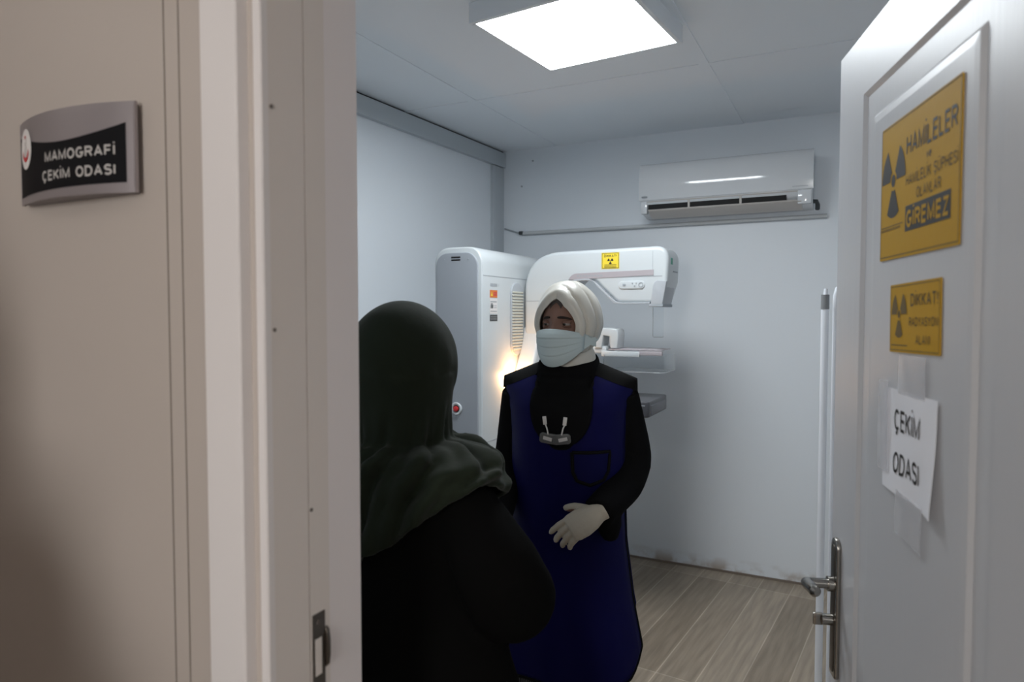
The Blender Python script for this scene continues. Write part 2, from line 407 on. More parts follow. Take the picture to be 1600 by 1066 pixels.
# corridor wall with the doorway opening
OX0, OX1, OZ = -.634, .225, 2.06
mb = MB()
mb.box((-3.1, YF0, 0), (OX0-.012, YF1-.004, 2.62)); mb.box((OX1+.012, YF0, 0), (3.1, YF1-.004, 2.62)); mb.box((OX0-.012, YF0, OZ+.012), (OX1+.012, YF1-.004, 2.62))
wf = struct(mb.build('wall_front', M['corr'], smooth=False))
mb = MB(); mb.box((-2.4, YF1-.004, 0), (OX0-.012, YF1, ZC)); mb.box((OX1+.012, YF1-.004, 0), (.62, YF1, ZC)); mb.box((OX0-.012, YF1-.004, OZ+.012), (OX1+.012, YF1, ZC))
struct(mb.build('wall_inner', M['wall'], smooth=False))
mb = MB()   # panel joint lines of the corridor cladding
mb.bm.free()
for x in (-.803, -.775):
    mb = MB(); mb.box((x-.0009, YF0-.0008, 0), (x+.0009, YF0+.01, 2.6)); mb.build('panel_joint', M['joint'], wf, smooth=False)
# door frame: architrave, stop, reveal, liner (left jamb, right jamb, head)
def jamb(name, mk, prof):
    """profile as (inset from opening edge, y) closed loop, swept up the left jamb, over the head, down the right jamb"""
    mb = MB(); rows = []
    for (cx, cz, sx, sz) in ((OX0, 0, -1, 0), (OX0, OZ, -1, 1), (OX1, OZ, 1, 1), (OX1, 0, 1, 0)):
        rows.append([(cx+sx*u, y, cz+sz*u) for u, y in prof])
    mb.loft(rows); return struct(mb.build(name, mk, smooth=False))
jamb('trim_4', M['trimc'], [(.020, .584), (.022, .582), (.080, .582), (.084, .586), (.084, .602), (.020, .602)])          # architrave
jamb('trim_5', M['trimc'], [(0, .6025), (.0015, .6005), (.0215, .6005), (.0215, .612), (0, .612)])                            # frame nose
jamb('trim_6', M['trimr'], [(0, .6118), (.014, .6118), (.014, .6705), (0, .6705)])                                         # reveal
jamb('trim_7', M['gap'], [(.0035, .670), (.014, .670), (.014, .673), (.0035, .673)])                                        # rebate gap
jj = jamb('trim_8', M['trimr'], [(0, .6725), (.014, .6725), (.014, .7095), (0, .7095)])                                     # rebate
jamb('trim_9', M['liner'], [(.0001, .7092), (.014, .7092), (.014, .7755), (.0001, .7755)])                                    # wall liner
mb = MB()
mb.bm.free()
for (y, z) in ((.676, 1.262), (.684, 1.93), (.616, 1.77), (.6165, 1.50)):
    mb = MB(); mb.cyl((OX0-.002, y, z), (OX0+.0012, y, z), .0026, n=10); mb.build('screw', M['screw'], jj)
# strike plate
sp = root('strike_plate', 'dark steel latch strike plate set in the left door jamb', 'strike plate', (OX0, .688, 1.07))
mb = MB()
mb.box((-.0005, -.0125, -.10), (.0012, .0105, .05)); mb.build('plate', M['dmetal'], sp)
mb = MB(); mb.prism([(.0, -.03), (.004, -.026), (.006, -.012), (.006, .008), (.004, .022), (0, .026)], 1, .0105, .0165, bev=.001); mb.build('lip', M['dmetal'], sp)
mb = MB(); mb.box((.0010, -.0085, -.034), (.0017, .0035, .016)); mb.build('latch_hole', M['trimr'], sp)
for z in (.038, -.088):
    mb = MB(); mb.cyl((.001, -.002, z), (.002, -.002, z), .0035, n=12); mb.build('screw', M['screw'], sp)

# corridor shell behind the camera
mb = MB(); mb.box((-3.2, -1.9, ZC), (3.2, YF1, ZC+.1)); struct(mb.build('ceiling_corridor', M['corr'], smooth=False))
mb = MB(); mb.box((-3.2, -1.9, 0), (3.2, -1.8, ZC)); struct(mb.build('wall_corridor', M['corr'], smooth=False))
# unseen window added in the opposite wall to brighten the corridor side
M['fill_pane'] = mat('added_light_pane', (1, 1, 1), rough=.3, emit=19, ecol=(1, .97, .93))
mb = MB()
for lo, hi in (((-.525, -1.80, 1.30), (.125, -1.765, 1.35)), ((-.525, -1.80, 2.15), (.125, -1.765, 2.20)), ((-.525, -1.80, 1.35), (-.475, -1.765, 2.15)), ((.075, -1.80, 1.35), (.125, -1.765, 2.15))): mb.box(lo, hi, bev=.003)
wn = struct(mb.build('fill_window_1', M['trimc'], smooth=False))
mb = MB(); mb.box((-.475, -1.798, 1.35), (.075, -1.785, 2.15)); mb.build('pane', M['fill_pane'], wn, smooth=False)
for nm, x in (('wall_corridor_left', -3.2), ('wall_corridor_right', 3.1)):
    mb = MB(); mb.box((x, -1.8, 0), (x+.1, YF0, ZC)); struct(mb.build(nm, M['corr'], smooth=False))

# ================================================================== DOOR LEAF
TH = math.radians(16)
ds = V((math.sin(TH), -math.cos(TH), 0)); do = V((-math.cos(TH), -math.sin(TH), 0))
E0 = V((-.033, 1.545, 0))
DF = frame(E0, ds, (0, 0, 1))          # x: free edge -> hinge, y: up, z: out of the face towards the corridor side
W = .815; H = 2.03; T = .04
dr = bpy.data.objects.new('door_1', None); C.objects.link(dr); dr.matrix_world = DF; struct(dr, 'white moulded door leaf standing open into the room')
mb = MB(); mb.box((0, .008, -T), (W, H, -.006), bev=.003)
# face skin with a sunken, raised-field moulded panel
def skin(zf, sgn):
    X0, X1, Y0, Y1 = .150, .640, .30, 1.915
    def loop(d, z): return [(X0+d, Y0+d, z), (X1-d, Y0+d, z), (X1-d, Y1-d, z), (X0+d, Y1-d, z)]
    outer = [(.003, .011, zf), (W-.003, .011, zf), (W-.003, H-.003, zf), (.003, H-.003, zf)]
    base = [(.0, .008, zf-sgn*.007), (W, .008, zf-sgn*.007), (W, H, zf-sgn*.007), (0, H, zf-sgn*.007)]
    mb.loft([base, outer, loop(0, zf), loop(.012, zf-sgn*.009), loop(.045, zf-sgn*.010), loop(.058, zf-sgn*.001), loop(.070, zf)], caps=False)
    mb.poly(loop(.070, zf))
skin(0, 1); skin(-T-.002, -1)
mb.build('leaf', M['door'], dr, smooth=False)
mb = MB()
for sg in (1,):
    mb.prism(rrect(.029, .790, .071, 1.072, (.008, .008, .02, .02)), 2, 0, .009, bev=.003)
hp = mb.build('handle', M['metal'], dr)
mb = MB(); mb.prism(rrect(.037, .800, .063, 1.058, .012), 2, .0088, .0105, bev=.001); mb.build('inlay', M['dmetal'], hp)
mb = MB()
mb.cyl((.05, .978, .008), (.05, .978, .020), .015); mb.cyl((.05, .978, .010), (.05, .978, .052), .010)
mb.tube([(.046, .978, .052), (.056, .979, .060), (.075, .982, .061), (.105, .987, .061), (.122, .988, .060), (.128, .988, .058)], [.009, .0115, .0115, .011, .011, .006], 14)
mb.build('lever', M['metal'], hp)
mb = MB(); mb.cyl((.05, .905, .008), (.05, .905, .030), .011); mb.box((.047, .893, .028), (.053, .918, .046), bev=.002); mb.build('thumb_turn', M['metal'], hp)
mb = MB(); mb.prism(rrect(.029, .790, .071, 1.072, (.008, .008, .02, .02)), 2, -T-.012, -T-.001, bev=.003)
mb.cyl((.05, .978, -T-.01), (.05, .978, -T-.055), .010); mb.tube([(.046, .978, -T-.055), (.075, .98, -T-.061), (.16, .982, -T-.061)], [.010, .0115, .010], 14)
mb.build('handle', M['metal'], dr)
mb = MB()
mb.bm.free()
for y in (.25, 1.02, 1.8):
    mb = MB(); mb.cyl((W+.006, y-.05, -.02), (W+.006, y+.05, -.02), .008); mb.build('hinge', M['metal'], dr)

def on_door(x, y, rot=0):
    return DF @ Matrix.Translation((x, y, .0015)) @ Matrix.Rotation(rot, 4, 'Z')
# big warning sign
s1 = root('warning_sign', 'large yellow radiation sign with black lettering, uppermost on the open door', 'sign', mtx=on_door(.4045, 1.713))
w, h = .287/2, .214/2
mb = MB(); mb.prism(rrect(-w, -h, w, h, .003), 2, -.0006, .0008); mb.build('sign_plate', M['yellow'], s1, smooth=False)
mb = MB(); rect(mb, -w+.002, -h+.004, w-.002, h-.002, .0012, M['inkg'], .0016); rect(mb, -w+.006, -h+.052, -.045, -h+.0535, .0012, M['inkg'])
for i in range(12): rect(mb, -w+.006+i*.007, -h+.046, -w+.010+i*.007, -h+.050, .0012, M['inkg'])
mb.build('border', None, s1, smooth=False)
mb = MB(); trefoil(mb, -.088, .016, .058, .0013, M['ink'], sx=.86); mb.build('trefoil', None, s1, smooth=False)
mb = MB()
txt(mb, 'HAMİLELER', .048, .058, .030, M['ink'], .0013, .168, .16)
txt(mb, 've', .046, .030, .012, M['ink'], .0013, .016, .18)
txt(mb, 'HAMİLELİK ŞÜPHESİ', .050, .006, .0165, M['inkg'], .0013, .172, .15)
txt(mb, 'OLANLAR', .046, -.018, .0165, M['inkg'], .0013, .082, .16)
mb.build('lettering', None, s1, smooth=False)
mb = MB(); rect(mb, -.036, -.070, .118, -.032, .0012, M['ink']); mb.build('text_block', None, s1, smooth=False)
mb = MB(); txt(mb, 'GİREMEZ', .041, -.052, .026, M['yellow'], .0016, .144, .20); mb.build('lettering', None, s1, smooth=False)
# small warning sign
s2 = root('warning_sign', 'small yellow radiation sign stuck on the open door above the white paper', 'sign', mtx=on_door(.407, 1.514, .02))
w, h = .093, .0525
mb = MB(); mb.prism(rrect(-w, -h, w, h, .002), 2, -.0006, .0008); mb.build('sign_plate', M['yellow'], s2, smooth=False)
mb = MB(); rect(mb, -w+.003, -h+.003, w-.003, h-.003, .0012, M['inkg'], .0013); rect(mb, -w+.008, -h+.010, -.02, -h+.012, .0012, M['inkg']); mb.build('border', None, s2, smooth=False)
mb = MB(); trefoil(mb, -.054, .006, .036, .0013, M['inkg'], sx=.85); mb.build('trefoil', None, s2, smooth=False)
mb = MB()
txt(mb, 'DİKKAT!', .038, .026, .019, M['inkg'], .0013, .094, .17); txt(mb, 'RADYASYON', .036, -.006, .0135, M['inkg'], .0013, .100, .16); txt(mb, 'ALANI', .036, -.032, .0135, M['inkg'], .0013, .050, .16)
mb.build('lettering', None, s2, smooth=False)
# paper notice
pn = root('paper_notice', 'white paper notice with two black words taped on the open door', 'paper', mtx=on_door(.396, 1.322))
w, h = .103, .081
def pw(x, y): return .0012+.007*max(0, (x/w))**2*(.5-.5*y/h)+.0015*math.sin(x*40)*math.sin(y*28+1)
mb = MB(); mb.grid([[(-w+2*w*i/24, -h+2*h*j/20, pw(-w+2*w*i/24, -h+2*h*j/20)) for i in range(25)] for j in range(21)])
mb.build('sheet', M['paper'], pn, solid=.0006)
mb = MB()
txt(mb, 'ÇEKİM', .000, .034, .033, M['ink'], .002, .106, .15, warp=lambda x, y, z: (x, y, pw(x, y)+.0012)); mb.build('lettering', None, pn, smooth=False)
mb = MB(); txt(mb, 'ODASI', .000, -.032, .033, M['ink'], .002, .104, .15, warp=lambda x, y, z: (x, y, pw(x, y)+.0012))
mb.build('lettering', None, pn, smooth=False)
def tape(lbl, cx, cy, w, h, rot, z):
    mb = MB(); mb.grid([[(-w/2+w*i/6, -h/2+h*j/4, z+.0008*math.sin(i*2+j)) for i in range(7)] for j in range(5)])
    o = mb.build('tape_strip', M['tape'], None, solid=.0003); o.matrix_world = on_door(cx, cy, rot); tag(o, lbl, 'tape', 'tape strips on the paper notice')
tape('clear tape strip holding the top of the paper notice', .408, 1.428, .10, .06, 0, .002)
tape('clear tape strip over the left edge of the paper notice', .300, 1.340, .045, .145, .03, .0035)
tape('clear tape strip hanging off the bottom of the paper notice', .410, 1.215, .10, .065, -.05, .0035)

# ================================================================== CORRIDOR SIGN
cs = root('door_sign', 'curved aluminium room sign on the beige corridor wall', 'sign', mtx=frame((-.977, .6, 1.739), (1, 0, 0), (0, 0, 1)))
W2, H2 = .130, .0595
def bulge(x): return .012+.024*(1-(x/W2)**2)
def wp(dz): return lambda x, y, z: (x, y, bulge(x)+z)
N = 40
xs = [-W2+2*W2*i/N for i in range(N+1)]
mb = MB()
mb.loft([[(x, -H2, bulge(x)), (x, H2, bulge(x)), (x, H2, bulge(x)-.0016), (x, -H2, bulge(x)-.0016)] for x in xs]); mb.build('face', M['silver'], cs, ang=50)
for sy in (-1, 1):
    mb = MB(); y0, y1 = (sy*H2-.001*sy, sy*(H2-.004))
    xe = [x*.93 for x in xs]; a = [(x, y0, bulge(x)-.0018) for x in xe]; b = [(x, y0, .0005) for x in xe]; c = [(x, y1, .0005) for x in xe]; d = [(x, y1, bulge(x)-.0018) for x in xe]
    mb.loft([[a[i], b[i], c[i], d[i]] for i in range(N+1)]); mb.build('end_cap', M['silver2'], cs, smooth=False)
for sx in (-1, 1):
    mb = MB(); x0, x1 = sorted((sx*(W2-.0025), sx*(W2+.0008))); mb.box((x0, -H2, .0085), (x1, H2, .0128)); mb.build('side_rail', M['silver'], cs, smooth=False)
def topb(x):
    u = (x+W2)/(2*W2)
    return H2*(1-2*(.17+.20*math.sin(min(1, u/.55)*PI/2)-.20*max(0, (u-.5)/.5)**2*.85))
def botb(x): return -H2+2*H2*(.085+.03*((x+W2)/(2*W2)))
mb = MB()
xb = [-W2+.002+(2*W2-.014)*i/N for i in range(N+1)]
mb.grid([[(x, botb(x), bulge(x)+.0006) for x in xb], [(x, topb(x), bulge(x)+.0006) for x in xb]]); mb.build('panel_print', M['black'], cs, smooth=False)
mb = MB()
txt(mb, 'MAMOGRAFİ', .103, -.003, .0145, M['greytxt'], .0012, .132, .19, 'R', warp=wp(0)); txt(mb, 'ÇEKİM ODASI', .103, -.0285, .0145, M['greytxt'], .0012, .140, .19, 'R', warp=wp(0))
mb.build('lettering', None, cs, smooth=False)
mb = MB()
disc(mb, -.097, .018, .024, .0010, M['white'], warp=wp(0), ry=.029)
for k in range(24):   # crescent opening upward
    def cr(a, r, ox): return wp(0)(-.097+r*.86*math.cos(a), .016+ox+r*math.sin(a), .0016)
    a0, a1 = PI*(1.08+.84*k/24), PI*(1.08+.84*(k+1)/24)
    mb.poly([cr(a0, .0165, 0), cr(a1, .0165, 0), cr(a1, .0145, .0045), cr(a0, .0145, .0045)], M['red'])
pts = []
for k in range(10):
    a = PI/2+k*PI/5; r = .0045 if k % 2 == 0 else .0018; pts.append(wp(0)(-.097+r*math.cos(a), .035+r*math.sin(a), .0016))
mb.poly(pts, M['red'])
rect_pts = [(-.0978, .008), (-.0962, .008), (-.0962, .028), (-.0978, .028)]
mb.poly([wp(0)(x, y, .0016) for x, y in rect_pts], M['silver2'])
mb.build('emblem', None, cs, smooth=False)

# ================================================================== CEILING LIGHTS
def lamp(name, lbl, loc, rz, sx, sy, hh, mk):
    r = root(name, lbl, 'light', mtx=Matrix.Translation(loc) @ Matrix.Rotation(rz, 4, 'Z'))
    mb = MB(); a, b = sx/2, sy/2; t = .018
    for (x0, y0, x1, y1) in ((-a, -b, a, -b+t), (-a, b-t, a, b), (-a, -b+t, -a+t, b-t), (a-t, -b+t, a, b-t)): mb.box((x0, y0, -hh), (x1, y1, 0), bev=.0015)
    mb.box((-a+t, -b+t, -.01), (a-t, b-t, 0)); mb.build('lamp_frame', M['alu'], r, smooth=False)
    mb = MB(); mb.box((-a+t, -b+t, -hh+.002), (a-t, b-t, -hh+.006)); mb.build('diffuser', mk, r, smooth=False)
    return r
lamp('ceiling_light', 'square LED panel light glowing on the room ceiling', (-.905, 2.352, ZC), math.radians(-5.8), .572, .572, .07, M['panel'])
lamp('ceiling_light', 'warm ceiling light in the corridor on the side of the wall sign', (-2.35, -.50, ZC), 0, .6, .6, .05, M['clamp'])
lamp('ceiling_light', 'warm ceiling light in the corridor beyond the open door', (1.55, -.95, ZC), 0, .6, .6, .05, M['clamp2'])

# ================================================================== AIR CONDITIONER
ac = root('air_conditioner', 'white wall mounted split air conditioner on the back wall', 'air conditioner', (-.665, YB-.001, 2.085))
XA0, XA1 = -.463, .463
prof = [(0, .0), (-.05, .0), (-.12, .012), (-.172, .045), (-.186, .065), (-.190, .085), (-.197, .14), (-.196, .20), (-.186, .26), (-.172, .288), (-.15, .297), (0, .297)]
mb = MB(); mb.prism(prof, 0, XA0+.004, XA1-.004, bev=.006); mb.build('body', M['acw'], ac, ang=30)
mb = MB()   # gloss front
fp = [(-.1975, .088), (-.2000, .105), (-.2050, .15), (-.2045, .195), (-.198, .24), (-.190, .27), (-.178, .292), (-.165, .2985)]
rows = []
for i in range(31):
    t = i/30*(len(fp)-1); k = min(int(t), len(fp)-2); u = t-k
    p0, p1, p2, p3 = (fp[max(0, k-1)], fp[k], fp[k+1], fp[min(len(fp)-1, k+2)])
    cr = lambda a, b, c, d: .5*(2*b+(c-a)*u+(2*a-5*b+4*c-d)*u*u+(3*b-a-3*c+d)*u**3)
    rows.append((cr(p0[0], p1[0], p2[0], p3[0]), cr(p0[1], p1[1], p2[1], p3[1])))
mb.loft([[(x, y, z) for y, z in rows]+[(x, y+.006, z) for y, z in rows[::-1]] for x in (XA0, XA1)]); mb.build('front_panel', M['acw'], ac, ang=50)
mb = MB(); mb.box((XA0+.05, -.1855, .030), (XA1-.13, -.165, .076)); mb.build('outlet', M['gap'], ac, smooth=False)
for x in (-.18, .10):
    mb = MB(); mb.box((x-.006, -.191, .026), (x+.006, -.17, .078), bev=.002); mb.build('vane', M['acg'], ac)
mb = MB(); mb.box((XA0+.045, -.192, .077), (XA1-.06, -.176, .083), bev=.002); mb.build('outlet_rim', M['acg'], ac)
mb = MB(); mb.box((XA0+.05, -.196, .0285), (XA1-.076, -.188, .0345), bev=.002); mb.build('louver', M['acg'], ac)
mb = MB(); mb.prism([(-.192, .030), (-.200, .024), (-.170, .006), (-.110, -.010), (-.105, -.004), (-.165, .014)], 0, XA0+.055, XA1-.055, bev=.001); mb.build('louver', M['acg'], ac)
for x0, x1 in ((XA1-.075, XA1-.008), (XA0+.008, XA0+.046)):
    mb = MB(); mb.box((x0, -.196, .012), (x1, -.16, .084), bev=.005); mb.build('corner_cover', M['acw'], ac)
acf = Matrix.Translation((0, 0, 0)) @ frame((0, -.2035, .16), (1, 0, 0), (0, 0, 1))
mb = MB(); mb.T = frame((-.430, -.2030, .106), (1, 0, 0), (0, 0, 1)); disc(mb, 0, 0, .020, 0, M['machl'], ry=.009); txt(mb, 'beko', 0, 0, .009, M['dark'], .0006, .028, .2); mb.build('logo', None, ac, smooth=False)
mb = MB(); mb.T = frame((.40, -.2025, .103), (1, 0, 0), (0, 0, 1))
for i in range(9): rect(mb, -.036+i*.0085, -.002, -.031+i*.0085, .0025, 0, M['line'])
mb.build('print_mark', None, ac, smooth=False)
mb = MB(); mb.tube([(XA1-.01, -.10, .034), (XA1+.012, -.10, .032), (XA1+.018, -.09, .015), (XA1+.016, -.07, -.004)], .012); mb.build('drain_pipe', M['dark'], ac)
# conduit running along the wall
mb = MB()
mb.tube([(-1.975, YB-.011, 2.050), (-1.2, YB-.011, 2.050), (-.14, YB-.011, 2.050)], .011, 10); cd = mb.build('conduit', M['conduit'], None)
tag(cd, 'thin white conduit along the back wall under the air conditioner', 'conduit')
mb = MB(); mb.tube([(-1.975, YB-.010, 2.0375), (-.14, YB-.010, 2.0375)], .0024, 6); mb.build('seal_line', M['line'], cd)
mb = MB(); mb.tube([(-2.105, YB-.007, 2.088), (-1.985, YB-.007, 2.050)], .005, 8); mb.build('cable', M['line'], cd)
mb = MB(); mb.box((-1.992, YB-.028, 2.040), (-1.964, YB-.001, 2.064), bev=.005); mb.build('clip', M['dark'], cd)

# ================================================================== MAMMOGRAPHY MACHINE
mm = root('mammography_machine', 'white and grey mammography machine with curved arm behind the woman', 'medical machine', (-1.6465, 3.115, 0))
KM = .89; ZM = .167          # scale and lift shrinking the machine about the camera; its projection stays the same
MT = Matrix.Translation((0, 0, ZM)) @ Matrix.Scale(KM, 4) @ Matrix.Translation((1.85, -3.5, 0))
def MM(): b = MB(); b.T = MT; return b
CX0, CX1, CY0, CY1, CZ = -2.005, -1.715, 3.08, 3.93, 1.868
mb = MM(); mb.prism(rrect(CX0, -ZM/KM, CX1, CZ, (.01, .01, .085, .085), 10), 1, CY0, CY1, bev=.012); mb.build('column', M['mach'], mm, ang=30)  # column foot lengthened to meet the floor after the scaling
mb = MM(); mb.prism(rrect(CX0+.016, -.12, CX1-.022, CZ-.030, (.01, .01, .07, .07), 10), 1, CY0-.010, CY0+.01, bev=.004); fpn = mb.build('front_panel', M['machg'], mm, ang=30)
mb = MM(); mb.box((CX0+.017, CY0-.0108, .842), (CX1-.023, CY0-.008, .846)); mb.build('joint', M['line'], fpn, smooth=False)
for z in (1.814, 1.800):
    mb = MM(); mb.box((-1.893, CY0-.0115, z-.004), (-1.838, CY0-.008, z+.004), bev=.001); mb.build('vent_slot', M['gap'], fpn, smooth=False)
for x in (-1.935, -1.79):
    mb = MM(); mb.cyl((x, CY0-.012, 1.803), (x, CY0-.008, 1.803), .004, n=8); mb.build('screw', M['line'], fpn)
# emergency stop
mb = MM()
rr = [(.032, .0), (.034, -.006), (.030, -.012), (.021, -.010), (.019, .0)]
mb.loft([[(-1.862+r*math.cos(2*PI*k/28), CY0-.010+y, 1.02+r*math.sin(2*PI*k/28)) for r, y in rr] for k in range(29)], caps=False); es = mb.build('stop_button', M['mach'], mm, ang=60)
mb = MM(); mb.cyl((-1.862, CY0-.008, 1.02), (-1.862, CY0-.013, 1.02), .019); mb.build('recess', M['dark'], es)
mb = MM(); mb.loft([[(-1.862+r*math.cos(2*PI*k/20), CY0-.012+y, 1.02+r*math.sin(2*PI*k/20)) for k in range(20)] for r, y in ((.012, 0), (.015, -.006), (.014, -.014), (.009, -.017))]); mb.build('button_head', M['redbtn'], es)
# column side: joint, stickers, vent
SX = CX1
for z in (1.716, .842):
    mb = MM(); mb.box((SX-.002, CY0+.012, z), (SX+.0008, CY1-.01, z+.004)); mb.build('joint', M['line'], mm, smooth=False)
def side(y, z): return MT @ frame((SX+.001, y, z), (0, 1, 0), (0, 0, 1))
mb = MB(); mb.T = side(3.215, 1.672)
for i in range(5): rect(mb, -.045+i*.016, -.008, -.033+i*.016, .008, 0, M['line'])
rect(mb, .046, -.008, .049, .008, 0, M['line']); mb.build('print_mark', None, mm, smooth=False)
mb = MB(); mb.T = side(3.205, 1.625); rect(mb, -.042, -.020, .042, .020, 0, M['orange']); mb.poly([(-.032, -.012, .0006), (-.010, -.012, .0006), (-.021, .012, .0006)], M['yellowb']); rect(mb, 0, -.009, .036, -.002, .0006, M['redbtn']); rect(mb, 0, .002, .036, .009, .0006, M['redbtn']); mb.build('warning_label', None, mm, smooth=False)
mb = MB(); mb.T = side(3.205, 1.560); rect(mb, -.042, -.040, .042, .040, 0, M['white'])
for (x0, y0, x1, y1, k) in ((-.036, .020, .034, .026, 'line'), (-.034, -.012, -.024, .008, 'dark'), (-.020, -.012, -.006, .008, 'dark'), (-.034, .010, -.010, .014, 'dark'), (-.036, -.030, .036, -.025, 'line'), (.004, -.01, .034, -.006, 'machl'), (.004, .0, .034, .004, 'machl')): rect(mb, x0, y0, x1, y1, .0006, M[k])
mb.build('rating_label', None, mm, smooth=False)
mb = MB(); mb.T = side(3.205, 1.497); rect(mb, -.042, -.017, .042, .017, 0, M['dark']); rect(mb, -.034, .004, .034, .007, .0006, M['line']); rect(mb, -.034, -.007, .034, -.004, .0006, M['line']); mb.build('serial_label', None, mm, smooth=False)
VY0, VY1, VZ0, VZ1 = 3.400, 3.548, 1.285, 1.695
mb = MM(); mb.prism(rrect(VY0, VZ0, VY1, VZ1, .072, 10), 0, SX-.004, SX+.010, bev=.004); vt = mb.build('vent', M['machl'], mm, ang=30)
mb = MM()
z = VZ0+.03
while z < VZ1-.055:
    hw = min(1, math.sqrt(max(.05, 1-max(0, (VZ0+.072-z)/.072)**2)), math.sqrt(max(.05, 1-max(0, (z-VZ1+.072)/.072)**2)))
    yc = (VY0+VY1)/2; mb.box((SX+.008, yc-.066*hw, z), (SX+.0155, yc+.066*hw, z+.0105), bev=.002, seg=1); z += .0168
mb.build('vent_slats', M['vent'], vt)
# curved arm
AY0, AY1 = 3.55, 3.80
def curve(pts, n=8):
    out = []
    for p in pts:
        if len(p) == 2: out.append(p)
        else:
            (a, b, c) = p
            for i in range(n+1):
                t = i/n; out.append(((1-t)**2*a[0]+2*t*(1-t)*b[0]+t*t*c[0], (1-t)**2*a[1]+2*t*(1-t)*b[1]+t*t*c[1]))
    return out
armp = curve([(-1.70, .80), (-1.44, .80), (-1.44, 1.10), ((-1.44, 1.58), (-1.44, 1.695), (-1.385, 1.712)), ((-1.32, 1.715), (-1.275, 1.712), (-1.24, 1.67)),
              ((-1.17, 1.605), (-1.150, 1.578), (-1.12, 1.575)), (-.945, 1.575), ((-.925, 1.577), (-.905, 1.58), (-.900, 1.60)), (-.872, 1.69),
              ((-.868, 1.80), (-.868, 1.872), (-.935, 1.875)), (-1.40, 1.868), ((-1.50, 1.866), (-1.69, 1.85), (-1.70, 1.66))], 10)
mb = MM(); mb.prism(armp, 1, AY0, AY1, bev=.022, seg=5); arm = mb.build('arm', M['mach'], mm, ang=35)
for lo, hi in (((-1.690, AY0-.0008, 1.590), (-1.455, AY0+.004, 1.5935)), ((-1.690, AY0-.0008, 1.385), (-1.455, AY0+.004, 1.388)), ((-.952, AY0-.0008, 1.745), (-.950, AY0+.004, 1.850))):
    mb = MM(); mb.box(lo, hi); mb.build('joint', M['line'], arm, smooth=False)
mb = MM(); mb.prism(curve([(-1.425, 1.708), (-.945, 1.722), (-.945, 1.752), ((-1.38, 1.742), (-1.41, 1.74), (-1.425, 1.708))]), 1, AY0-.0025, AY0+.004, bev=.0008); st = mb.build('stripe', M['stripe'], arm, smooth=False)
mb = MB(); mb.T = MT @ frame((-1.30, AY0-.003, 1.728), (1, 0, 0), (0, 0, 1))
for i in range(9): rect(mb, -.075+i*.017, -.004, -.064+i*.017, .003, 0, M['line'])
mb.build('print_mark', None, st, smooth=False)
mb = MM(); mb.prism([(-1.46, 1.700), (-1.33, 1.716), (-.90, 1.7190), (-.90, 1.7155), (-1.33, 1.7125), (-1.46, 1.697)], 1, AY0-.001, AY0+.004); mb.build('joint', M['line'], arm, smooth=False)
# lower head skirt: moulded lip round the collimator
lip = curve([(-1.395, 1.708), ((-1.33, 1.713), (-1.28, 1.712), (-1.245, 1.672)), ((-1.175, 1.605), (-1.155, 1.583), (-1.12, 1.580)), (-.965, 1.580), (-.965, 1.572), (-1.12, 1.572), ((-1.16, 1.574), (-1.185, 1.60), (-1.252, 1.664)), ((-1.285, 1.70), (-1.33, 1.704), (-1.395, 1.699))])
mb = MM(); mb.prism(lip, 1, AY0-.004, AY0+.02, bev=.001); mb.build('lip', M['machl'], arm, ang=30)
mb = MM(); mb.prism(curve([(-.960, 1.569), (-.898, 1.569), (-.876, 1.690), (-.925, 1.694), ((-.925, 1.694), (-.945, 1.692), (-.950, 1.66))]), 1, AY0-.003, AY0+.20, bev=.004); mb.build('collimator_cover', M['machl'], arm, ang=30)
mb = MM(); mb.box((-.97, AY0-.002, 1.556), (-.895, AY0+.21, 1.571), bev=.003); mb.build('shield_rail', M['line'], arm)
mb = MM(); mb.prism(rrect(-1.135, 1.652, -.992, 1.694, .0205, 8), 1, AY0-.006, AY0+.004, bev=.003); cp = mb.build('control_pad', M['mach'], arm, ang=30)
for (x, w, z, h) in ((-1.112, .016, 1.674, .012), (-1.062, .008, 1.681, .007), (-1.050, .008, 1.667, .007), (-1.040, .006, 1.681, .007)):
    mb = MM(); mb.box((x, AY0-.0085, z-h/2), (x+w, AY0-.004, z+h/2), bev=.001); mb.build('key', M['line'], cp)
mb = MM()
rr = [(.013, 0), (.013, -.003), (.009, -.003), (.009, 0)]
mb.loft([[(-1.012+r*math.cos(2*PI*k/20), AY0-.0055+y, 1.673+r*math.sin(2*PI*k/20)) for r, y in rr] for k in range(21)], caps=False)
mb.build('key', M['line'], cp)
mb = MM(); mb.box((-.871, AY0+.055, 1.780), (-.8665, AY0+.090, 1.815), bev=.001); mb.build('indicator', M['green'], arm)
mb = MM(); mb.box((-.869, AY0+.11, 1.742), (-.8662, AY0+.20, 1.748)); mb.build('joint', M['line'], arm, smooth=False)
# sticker on the arm
mb = MB(); mb.T = MT @ frame((-1.183, AY0-.0008, 1.806), (1, 0, 0), (0, 0, 1))
rect(mb, -.050, -.044, .050, .044, 0, M['yellowb']); rect(mb, -.047, -.041, .047, .041, .0005, M['ink'], .0022)
txt(mb, 'DİKKAT!', 0, .026, .014, M['ink'], .0006, .070, .2); trefoil(mb, 0, -.002, .017, .0006, M['ink'])
for y in (-.022, -.029, -.035): rect(mb, -.034, y-.0015, .034, y+.001, .0006, M['inkg'])
mb.build('warning_label', None, arm, smooth=False)
mb = MM(); mb.prism(curve([(3.62, 1.46), ((3.56, 1.44), (3.54, 1.36), (3.49, 1.27)), ((3.45, 1.20), (3.435, 1.12), (3.43, 1.0)), (3.43, .86), (3.62, .86)]), 0, -1.714, -1.60, bev=.022, seg=4); mb.build('pivot_housing', M['mach'], mm, ang=35)
